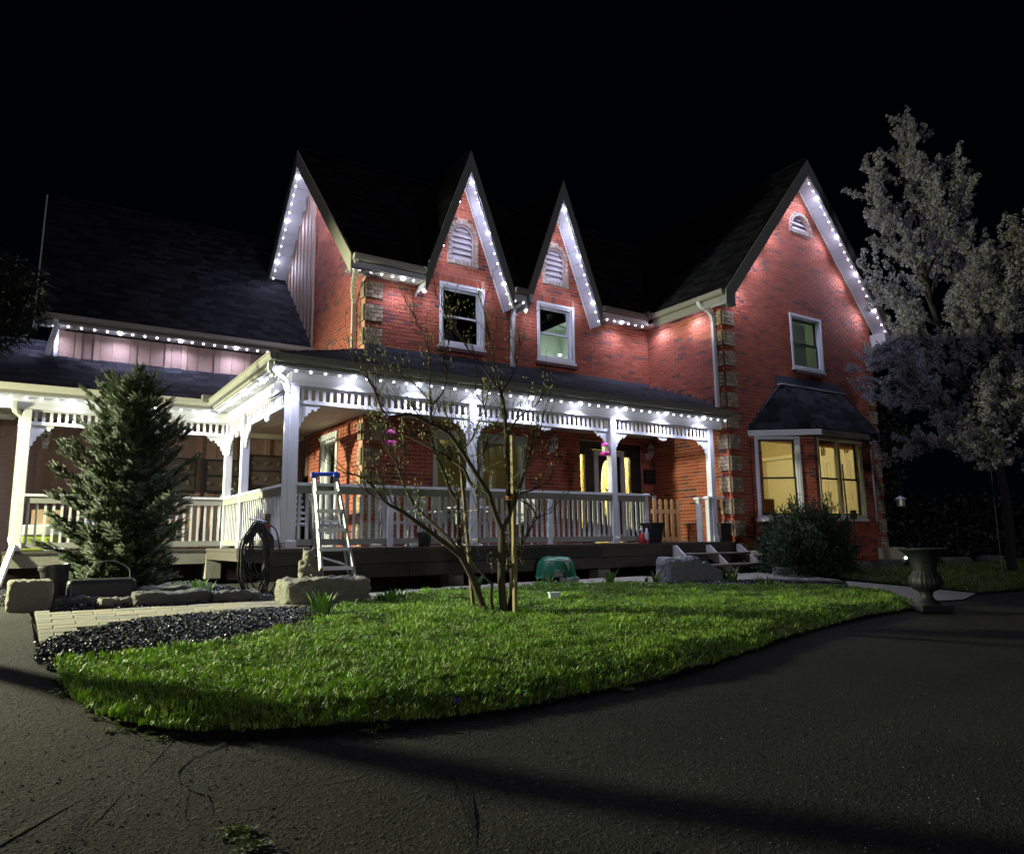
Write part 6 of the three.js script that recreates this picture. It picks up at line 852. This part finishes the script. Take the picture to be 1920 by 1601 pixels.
{ // urn with a solar lamp on its rim
  const b = gnd(1741, 1146), t = thing('garden_urn', 'large dark fluted urn on a square foot at the corner of the lawn', 'urn', [b.x, b.y, b.z], -0.5); const st = std(lin(0.007, 0.008, 0.01), 0.55, { bumpMap: grainBump, bumpScale: 0.006 });
  part('plinth', [rbox(0.46, 0.1, 0.46, 0.015, 0, 0.05, 0)], st, t); part('foot', lathe([[0.17, 0.1], [0.16, 0.13], [0.1, 0.17], [0.075, 0.22], [0.09, 0.26], [0.1, 0.28]], 28), st, t);
  const bl = lathe([[0.08, 0.27], [0.15, 0.3], [0.2, 0.36], [0.215, 0.42], [0.2, 0.48], [0.16, 0.53], [0.15, 0.56]], 96), q = bl.attributes.position; for (let i = 0; i < q.count; i++) { const a = Math.atan2(q.getZ(i), q.getX(i)), f = 1 + 0.045 * Math.abs(Math.sin(a * 11)); q.setX(i, q.getX(i) * f); q.setZ(i, q.getZ(i) * f); } bl.computeVertexNormals(); part('bowl', bl, st, t);
  part('rim', lathe([[0.15, 0.55], [0.17, 0.66], [0.2, 0.76], [0.26, 0.83], [0.32, 0.86], [0.335, 0.875], [0.32, 0.885], [0.24, 0.85], [0.17, 0.76], [0.13, 0.6], [0, 0.58]], 40), st, t);
  const s = at(1699, 1046, b.clone().sub(camPos).dot(camera.getWorldDirection(V(0, 0, 0))) - 0.3), l = thing('solar_lamp', 'small white solar lamp glowing at the left rim of the urn', 'lamp', [s.x, s.y, s.z]); part('globe', new THREE.SphereGeometry(0.022, 14, 10), glow(lin(0.7, 1, 0.9), 3), l); part('clip', [rod(V(0, -0.015, 0), V(0.06, -0.06, -0.04), 0.006), rod(V(0.06, -0.06, -0.04), V(0.2, -0.02, -0.16), 0.006)], M.blackPlastic, l); const pl = new THREE.PointLight(lin(0.7, 1, 0.9), 0.012); l.add(pl); }
{ // bird feeder on a crook, thin pole further right
  const p = at(1690, 945, 17.5), t = thing('bird_feeder', 'small white bird feeder hanging from a thin crook in the dark garden', 'bird feeder', [p.x, 0.7, p.z]); const h = p.y - 0.7; part('crook', tube([V(0.12, 0, 0), V(0.12, h + 0.5, 0), V(0.06, h + 0.62, 0), V(0, h + 0.55, 0), V(0, h + 0.2, 0)], 0.007, 30, 5), M.black, t); part('roof', new THREE.ConeGeometry(0.15, 0.09, 4).rotateY(0.8).translate(0, h + 0.16, 0), std(lin(0.5, 0.52, 0.6), 0.4), t); part('tray', [rbox(0.14, 0.17, 0.14, 0.01, 0, h + 0.03, 0)], std(lin(0.4, 0.38, 0.36), 0.5), t);
  const a = at(1867, 955, 15), b = part('thin_pole', rod(V(a.x, 0.3, a.z), V(a.x, a.y + 0.95, a.z), 0.006), tintMat(M.aluminium, [0.2, 0.2, 0.22]), scene); tag(b, 'thin bare metal pole in front of the dark hedge at the right', 'pole'); }
{ const p = at(1592, 975, 15.9), t = thing('garden_tool', 'long-handled garden tool standing against the bay window', 'rake', [p.x, 0.75, p.z]); const top = at(1591, 868, 15.9).y - 0.75; part('handle', rod(V(0, 0, 0), V(0.0, top, -0.05), 0.016), M.black, t); part('head', [rbox(0.34, 0.03, 0.03, 0.008, 0, 0.1, 0)], M.black, t); const q = thing('broom', 'short dark broom head leaning beside the long-handled tool', 'broom', [p.x + 0.17, 0.75, p.z]); part('handle', rod(V(0, 0, 0), V(0.02, 1.15, 0), 0.014), M.black, q); part('head', rough(rbox(0.16, 0.2, 0.08, 0.02, 0.02, 1.2, 0), 0.02, 9, 1), tintMat(M.bark, [0.1, 0.06, 0.03]), q); }
// ---------------------------------------------------------------- on the verandah
function wallLamp(label, p, n) { const t = thing('wall_lantern', label, 'lantern', p, n, 'white carriage lanterns on the verandah walls'); part('bracket', [rbox(0.1, 0.16, 0.02, 0.008, 0, -0.06, 0.012), tube([V(0, -0.08, 0.02), V(0, -0.14, 0.09), V(0, -0.1, 0.14), V(0, -0.06, 0.14)], 0.01, 16, 6)], M.whiteVinyl, t); const cage = []; for (let i = 0; i < 6; i++) { const a = i * 1.0472; cage.push(rod(V(Math.cos(a) * 0.05, -0.05, 0.14 + Math.sin(a) * 0.05), V(Math.cos(a) * 0.085, 0.14, 0.14 + Math.sin(a) * 0.085), 0.006, 0.006, 5)); } cage.push(lathe([[0.03, -0.07], [0.055, -0.05], [0.05, -0.045]], 6).translate(0, 0, 0.14)); part('cage', cage, M.whiteVinyl, t); part('glass', lathe([[0.045, -0.045], [0.078, 0.138]], 6).translate(0, 0, 0.14), M.glass, t); part('roof', lathe([[0.1, 0.14], [0.06, 0.2], [0.02, 0.22], [0.02, 0.25], [0, 0.27]], 6).translate(0, 0, 0.14), M.whiteVinyl, t); part('lamp_bulb', new THREE.SphereGeometry(0.022, 8, 6).translate(0, 0.03, 0.14), M.whiteVinyl, t); return t; }
wallLamp('white lantern on the bricks left of the front door', [6.51, 3.58, Z0 + 0.012], 0); wallLamp('white lantern on the bricks right of the front door', [9.47, 3.56, Z0 + 0.012], 0); wallLamp('white lantern on the boarded wall at the left end of the verandah', [-3.1, 3.5, ZS + 0.06], 0);
{ const t = thing('mailbox', 'black wall mailbox right of the front door', 'mailbox', [9.47, 3.0, Z0 + 0.014]); part('box', rbox(0.3, 0.34, 0.11, 0.015, 0, 0, 0.056), M.black, t); part('flap', rbox(0.31, 0.09, 0.02, 0.006, 0, 0.12, 0.12), M.blackPlastic, t); part('badge', new THREE.CylinderGeometry(0.03, 0.03, 0.008, 12).rotateX(1.5708).translate(0, -0.03, 0.114), tintMat(M.leaf, [0.03, 0.08, 0.03]), t); }
function feeder(label, p, k) { const pink = std(lin(0.55, 0.03, 0.3), 0.4), t = thing('hanging_feeder', label, 'hanging decoration', p); part('cord', rod(V(0, 0.12, 0), V(0, 0.42, 0), 0.003), M.black, t); part('top', new THREE.SphereGeometry(0.075, 16, 10, 0, 6.283, 0, 1.7).scale(1, 0.9, 1).translate(0, 0.06, 0), pink, t); part('glass', lathe([[0.05, -0.08], [0.065, 0.04]], 14), k ? std(lin(0.5, 0.55, 0.3), 0.3) : M.glass, t); part('flower', rough(lathe([[0, -0.13], [0.06, -0.14], [0.11, -0.1], [0.08, -0.07], [0.02, -0.06]], 16), 0.02, 14, 2), pink, t); return t; }
feeder('pink hanging decoration in front of the corner of brick behind the bare tree', [1.62, 3.2, -0.02], 0); feeder('pink flower-shaped hanging decoration beside the post left of the front door', [6.2, 3.27, 0.02], 1);
function chair(label, x, z, turn) { const t = thing('patio_chair', label, 'chair', [x, DECK, z], turn, 'white patio chairs on the verandah'), w = M.whiteVinyl; part('seat', rbox(0.5, 0.05, 0.46, 0.02, 0, 0.42, 0), w, t); for (const [a, b] of [[-0.22, 0.2], [0.22, 0.2], [-0.22, -0.2], [0.22, -0.2]]) part('leg', rod(V(a * 1.12, 0, b * 1.15), V(a, 0.42, b), 0.02, 0.024), w, t); const back = part('backrest', [rbox(0.5, 0.07, 0.035, 0.015, 0, 0.9, -0.28), rbox(0.05, 0.5, 0.035, 0.012, -0.23, 0.66, -0.255), rbox(0.05, 0.5, 0.035, 0.012, 0.23, 0.66, -0.255)], w, t); for (let i = -2; i <= 2; i++) part('slat', rbox(0.055, 0.44, 0.018, 0.006, i * 0.082, 0.65, -0.258), w, back); for (const s of [-1, 1]) part('armrest', [rbox(0.06, 0.03, 0.46, 0.012, s * 0.27, 0.64, 0), rod(V(s * 0.27, 0.42, 0.2), V(s * 0.27, 0.63, 0.2), 0.018)], w, t); return t; }
chair('white chair nearest the brick corner, turned to the left', 2.25, -1.25, 1.1); chair('white chair just left of the second verandah post', 2.95, -1.4, 0.2); chair('white chair right of the second verandah post', 3.95, -1.35, -0.2); chair('white chair right of the straight stake, nearest the front door', 5.1, -1.3, -0.9);
{ const t = thing('patio_table', 'round white patio table among the white chairs', 'table', [3.55, DECK, -0.75]); part('tabletop', new THREE.CylinderGeometry(0.48, 0.48, 0.03, 32).translate(0, 0.68, 0), M.whiteVinyl, t); part('column', lathe([[0.24, 0], [0.22, 0.03], [0.05, 0.08], [0.04, 0.6], [0.12, 0.66]], 18), M.whiteVinyl, t); }
{ const t = thing('wicker_chair', 'white lattice garden chair tilted beside the corner post', 'garden chair', [0.62, DECK, -0.75], 0.5), w = M.white; part('seat', rbox(0.55, 0.05, 0.5, 0.02, 0, 0.38, 0), w, t); const b = part('backrest', [rbox(0.05, 0.75, 0.03, 0.01, -0.25, 0.72, -0.3), rbox(0.05, 0.75, 0.03, 0.01, 0.25, 0.72, -0.3)], w, t); for (let i = 0; i < 7; i++) part('slat', rbox(0.5, 0.045, 0.018, 0.006, 0, 0.48 + i * 0.095, -0.3), w, b); for (const [x, z] of [[-0.24, 0.22], [0.24, 0.22], [-0.24, -0.26], [0.24, -0.26]]) part('leg', rod(V(x, 0, z), V(x, 0.38, z), 0.022), w, t); }
{ const t = thing('plank', 'dark plank leaning against the railing beside the corner post', 'plank', [0.3, DECK, -0.12]); const m = part('board', bar(V(-0.05, 0.9, 0), V(0.22, 0.02, -0.35), 0.05, 0.14), tintMat(M.deckWood, [0.08, 0.07, 0.06]), t); }
{ const t = thing('barbecue', 'black covered barbecue at the back of the side verandah', 'barbecue', [0.85, DECK, -4.7], 0.15); part('cover', rough(new RoundedBoxGeometry(1.15, 1.0, 0.6, 4, 0.12).translate(0, 0.72, 0), 0.02, 4, 6), M.black, t); for (const x of [-0.4, 0.4]) part('wheel', new THREE.CylinderGeometry(0.1, 0.1, 0.05, 18).rotateX(1.57).translate(x, 0.1, 0.2), M.blackPlastic, t); part('cover_fold', tube([V(-0.2, 1.15, 0.31), V(-0.12, 0.8, 0.33), V(-0.2, 0.4, 0.32)], 0.015, 14, 5), M.blackPlastic, t);
  const b = thing('green_bottle', 'glowing green bottle standing at the left of the barbecue', 'bottle', [0.12, 2.4, -3.5]); b.position.set(0.2, DECK, -4.35); part('bottle', lathe([[0, 0], [0.1, 0], [0.1, 0.95], [0.07, 1.05], [0.03, 1.12], [0, 1.12]], 16), std(lin(0.06, 0.16, 0.08), 0.2), b); part('led', new THREE.SphereGeometry(0.022, 10, 8).translate(0.03, 1.1, 0.08), glow(lin(0.05, 0.9, 0.15), 1.2), b); }
for (const [i, x, y] of [[0, -0.75, 2.95], [1, 0.22, 2.95], [2, 1.15, 3.1]]) { const t = thing('wall_art', ['dark metal panel on the boarded wall beside the conifer', 'dark metal panel on the boarded wall between the two slim posts', 'dark metal panel on the boarded wall above the barbecue'][i], 'wall art', [x, y, ZS + 0.06]); part('frame', extr(rect(-0.42, 0.42, -0.36, 0.36), 0.025, [rect(-0.38, 0.38, -0.32, -0.02), rect(-0.38, 0.38, 0.02, 0.32)]), M.black, t); for (let k = 0; k < 6; k++) part('metal_leaf', new THREE.SphereGeometry(0.07, 10, 6).scale(1, 0.5, 0.15).rotateZ(k * 0.9).translate(-0.27 + (k % 3) * 0.27, k < 3 ? -0.17 : 0.17, 0.015), std(lin(0.16, 0.13, 0.1), 0.5, { metalness: 0.5 }), t); part('backing', abox(-0.38, 0.38, -0.32, 0.32, -0.001, 0.006), std(lin(0.08, 0.06, 0.05), 0.8), t); }
for (let i = 0; i < 3; i++) { const m = part('timber_plank', bar(V(0, 0, 0), V(0.1, 0.95, -0.32), 0.02, 0.1), M.freshWood, scene); m.position.set(-0.62 + i * 0.2, DECK, -4.75); tag(m, ['leftmost golden plank leaning behind the railing right of the conifer', 'middle golden plank leaning behind the railing right of the conifer', 'golden plank nearest the inner corner post'][i], 'plank', 'golden planks behind the left railing'); }
{ const t = thing('cool_box', 'white and lime cool box on the left verandah', 'cool box', [-3.05, DECK, -4.72]); part('body', rbox(0.62, 0.26, 0.4, 0.03, 0, 0.13, 0), std(lin(0.35, 0.42, 0.04), 0.5), t); part('lid', rbox(0.72, 0.2, 0.44, 0.04, 0.05, 0.36, 0), std(lin(0.66, 0.68, 0.6), 0.45), t);
  const b = thing('cardboard_box', 'brown cardboard box on top of the cool box', 'box', [-3.0, DECK + 0.465, -4.75]); part('box', box(0.46, 0.26, 0.34, 0, 0.13, 0), std(lin(0.42, 0.27, 0.14), 0.9), b); part('flap', box(0.22, 0.01, 0.34, -0.12, 0.266, 0).rotateZ(0.03), std(lin(0.46, 0.3, 0.16), 0.9), b);
  const c = thing('folding_chair', 'folded blue camping chair leaning on the left verandah', 'camping chair', [-2.28, DECK, -4.7]); part('cloth', [rough(new THREE.BoxGeometry(0.26, 0.72, 0.1, 6, 12, 3).translate(0, 0.44, 0), 0.03, 5, 3)], std(lin(0.012, 0.05, 0.5), 0.7), c); for (const s of [-1, 1]) part('leg', rod(V(s * 0.1, 0, 0.05), V(s * 0.13, 0.9, -0.05), 0.012), M.aluminium, c);
  const d = thing('garden_figure', 'pale yellow carton figure leaning between the cool box and the blue chair', 'carton', [-2.6, DECK, -4.72]); part('carton', rough(rbox(0.2, 0.42, 0.14, 0.03, 0, 0.21, 0), 0.02, 6, 2), std(lin(0.45, 0.36, 0.16), 0.8), d);
  const e = thing('plastic_tray', 'flat white plastic tray on the deck edge below the cool box', 'tray', [-2.85, DECK, -4.3]); part('tray', rbox(0.3, 0.045, 0.2, 0.012, 0, 0.023, 0), std(lin(0.55, 0.6, 0.62), 0.4), e); }
{ const t = thing('high_back_chair', 'pale scalloped chair back showing behind the inner corner post', 'chair', [0.3, DECK, -4.75], 0.3); const c = [[-0.25, 0], [0.25, 0], [0.25, 0.9], [0.17, 1.0], [0.1, 0.96], [0, 1.08], [-0.1, 0.96], [-0.17, 1.0], [-0.25, 0.9]]; part('backrest', extr(c, 0.03).translate(0, 0.15, -0.2), M.white, t); part('seat', rbox(0.48, 0.05, 0.45, 0.02, 0, 0.42, 0), M.white, t); for (const [x, z] of [[-0.2, 0.2], [0.2, 0.2], [-0.2, -0.18], [0.2, -0.18]]) part('leg', rod(V(x, 0, z), V(x, 0.42, z), 0.02), M.white, t); }
for (const [x, w] of [[1.35, 0.16], [2.02, 0.14]]) { const m = part('wood_block', rbox(w, 0.05, 0.1, 0.008, 0, 0.025, 0), M.cream, scene); m.position.set(x, DECK, 0.03); tag(m, x < 2 ? 'pale wood offcut on the deck edge left of the newel post' : 'pale wood offcut on the deck edge left of the bucket', 'offcut'); }
// ---------------------------------------------------------------- outside the frame, left: work light and a slim trunk and an added shrub whose shadows cross the drive
{
  const t = thing('work_light', 'floodlight on a tripod that lights the garden from the left', 'floodlight', [-8, 0.75, -3.2]); for (let i = 0; i < 3; i++) part('leg', rod(V(0, 0.6, 0), V(Math.cos(i * 2.09) * 0.45, 0, Math.sin(i * 2.09) * 0.45), 0.016), M.black, t); part('mast', rod(V(0, 0.5, 0), V(0, 3.04, 0), 0.018), M.black, t);
  const aim = V(1.5, 0.9, 1.2), p = V(-8, 3.9, -3.2), dir = aim.clone().sub(p).normalize(), head = part('lamp_head', rbox(0.3, 0.22, 0.08, 0.015), M.black, t), face = part('lamp_face', box(0.25, 0.17, 0.006, 0, 0, 0.044), glow(WORK_COL, 6), head); part('added_visor', box(0.34, 0.008, 0.2, 0, 0.115, 0.135), M.black, head); head.position.set(0, 3.15, 0); head.quaternion.setFromUnitVectors(V(0, 0, 1), dir);  // plate over the lamp is added, cuts the upward beam off the roofs
  const l = new THREE.SpotLight(WORK_COL, WORK_POWER, 0, 0.85, 0.35, 2); l.position.copy(p).addScaledVector(dir, 0.07); l.target.position.copy(aim); l.castShadow = true; l.shadow.radius = 7; l.shadow.mapSize.set(2048, 2048); scene.add(l, l.target);
}
{ const x = -5.04, z = 1.44, r = 0.1, h = 4.6, t = thing('slim_tree', 'bare trunk left of the house front, outside the view', 'tree', [x, ground(x, z), z]); part('trunk', taper([V(0, -0.05, 0), V(0.04, h * 0.5, 0.02), V(0, h, 0)], r, r * 0.75, 10, 9), M.bark, t); for (let i = 0; i < 5; i++) { const a = i * 2.4, y = h * rr(0.9, 0.98); part('limb', taper([V(0.02, y, 0), V(Math.cos(a) * 0.4, y + 0.4, Math.sin(a) * 0.4), V(Math.cos(a) * 0.7, y + 1, Math.sin(a) * 0.7)], r * 0.3, 0.005, 6, 5), M.bark, t); } }
leafMass('added_shrub', 'tall dense shrub added outside the view to shade the near left drive', 'shrub', 5000, () => { const a = rnd() * 6.283, y = rnd(), r = 0.55 * Math.sqrt(rnd()) * (1 - 0.5 * y); return V(-6.75 + r * Math.cos(a), 0.7 + 2.75 * y, 0.55 + r * Math.sin(a)); }, [0.03, 0.05, 0.015]);  // unseen, put here to darken the near left corner of the drive
// dark overhang at the left edge of the view, close to the camera
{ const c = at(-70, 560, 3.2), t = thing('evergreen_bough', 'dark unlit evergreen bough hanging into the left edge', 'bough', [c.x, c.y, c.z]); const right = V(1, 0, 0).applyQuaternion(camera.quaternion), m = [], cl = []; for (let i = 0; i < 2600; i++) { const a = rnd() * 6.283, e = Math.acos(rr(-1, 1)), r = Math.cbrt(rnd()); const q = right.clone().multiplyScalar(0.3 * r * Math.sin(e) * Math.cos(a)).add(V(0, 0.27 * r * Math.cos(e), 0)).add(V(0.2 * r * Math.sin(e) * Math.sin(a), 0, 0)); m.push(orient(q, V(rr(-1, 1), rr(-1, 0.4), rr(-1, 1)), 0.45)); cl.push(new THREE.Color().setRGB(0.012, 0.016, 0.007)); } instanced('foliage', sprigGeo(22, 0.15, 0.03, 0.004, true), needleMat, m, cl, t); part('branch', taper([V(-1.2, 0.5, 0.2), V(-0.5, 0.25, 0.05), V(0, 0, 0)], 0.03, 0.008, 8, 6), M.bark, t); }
flushPieces();
renderer.render(scene, camera);
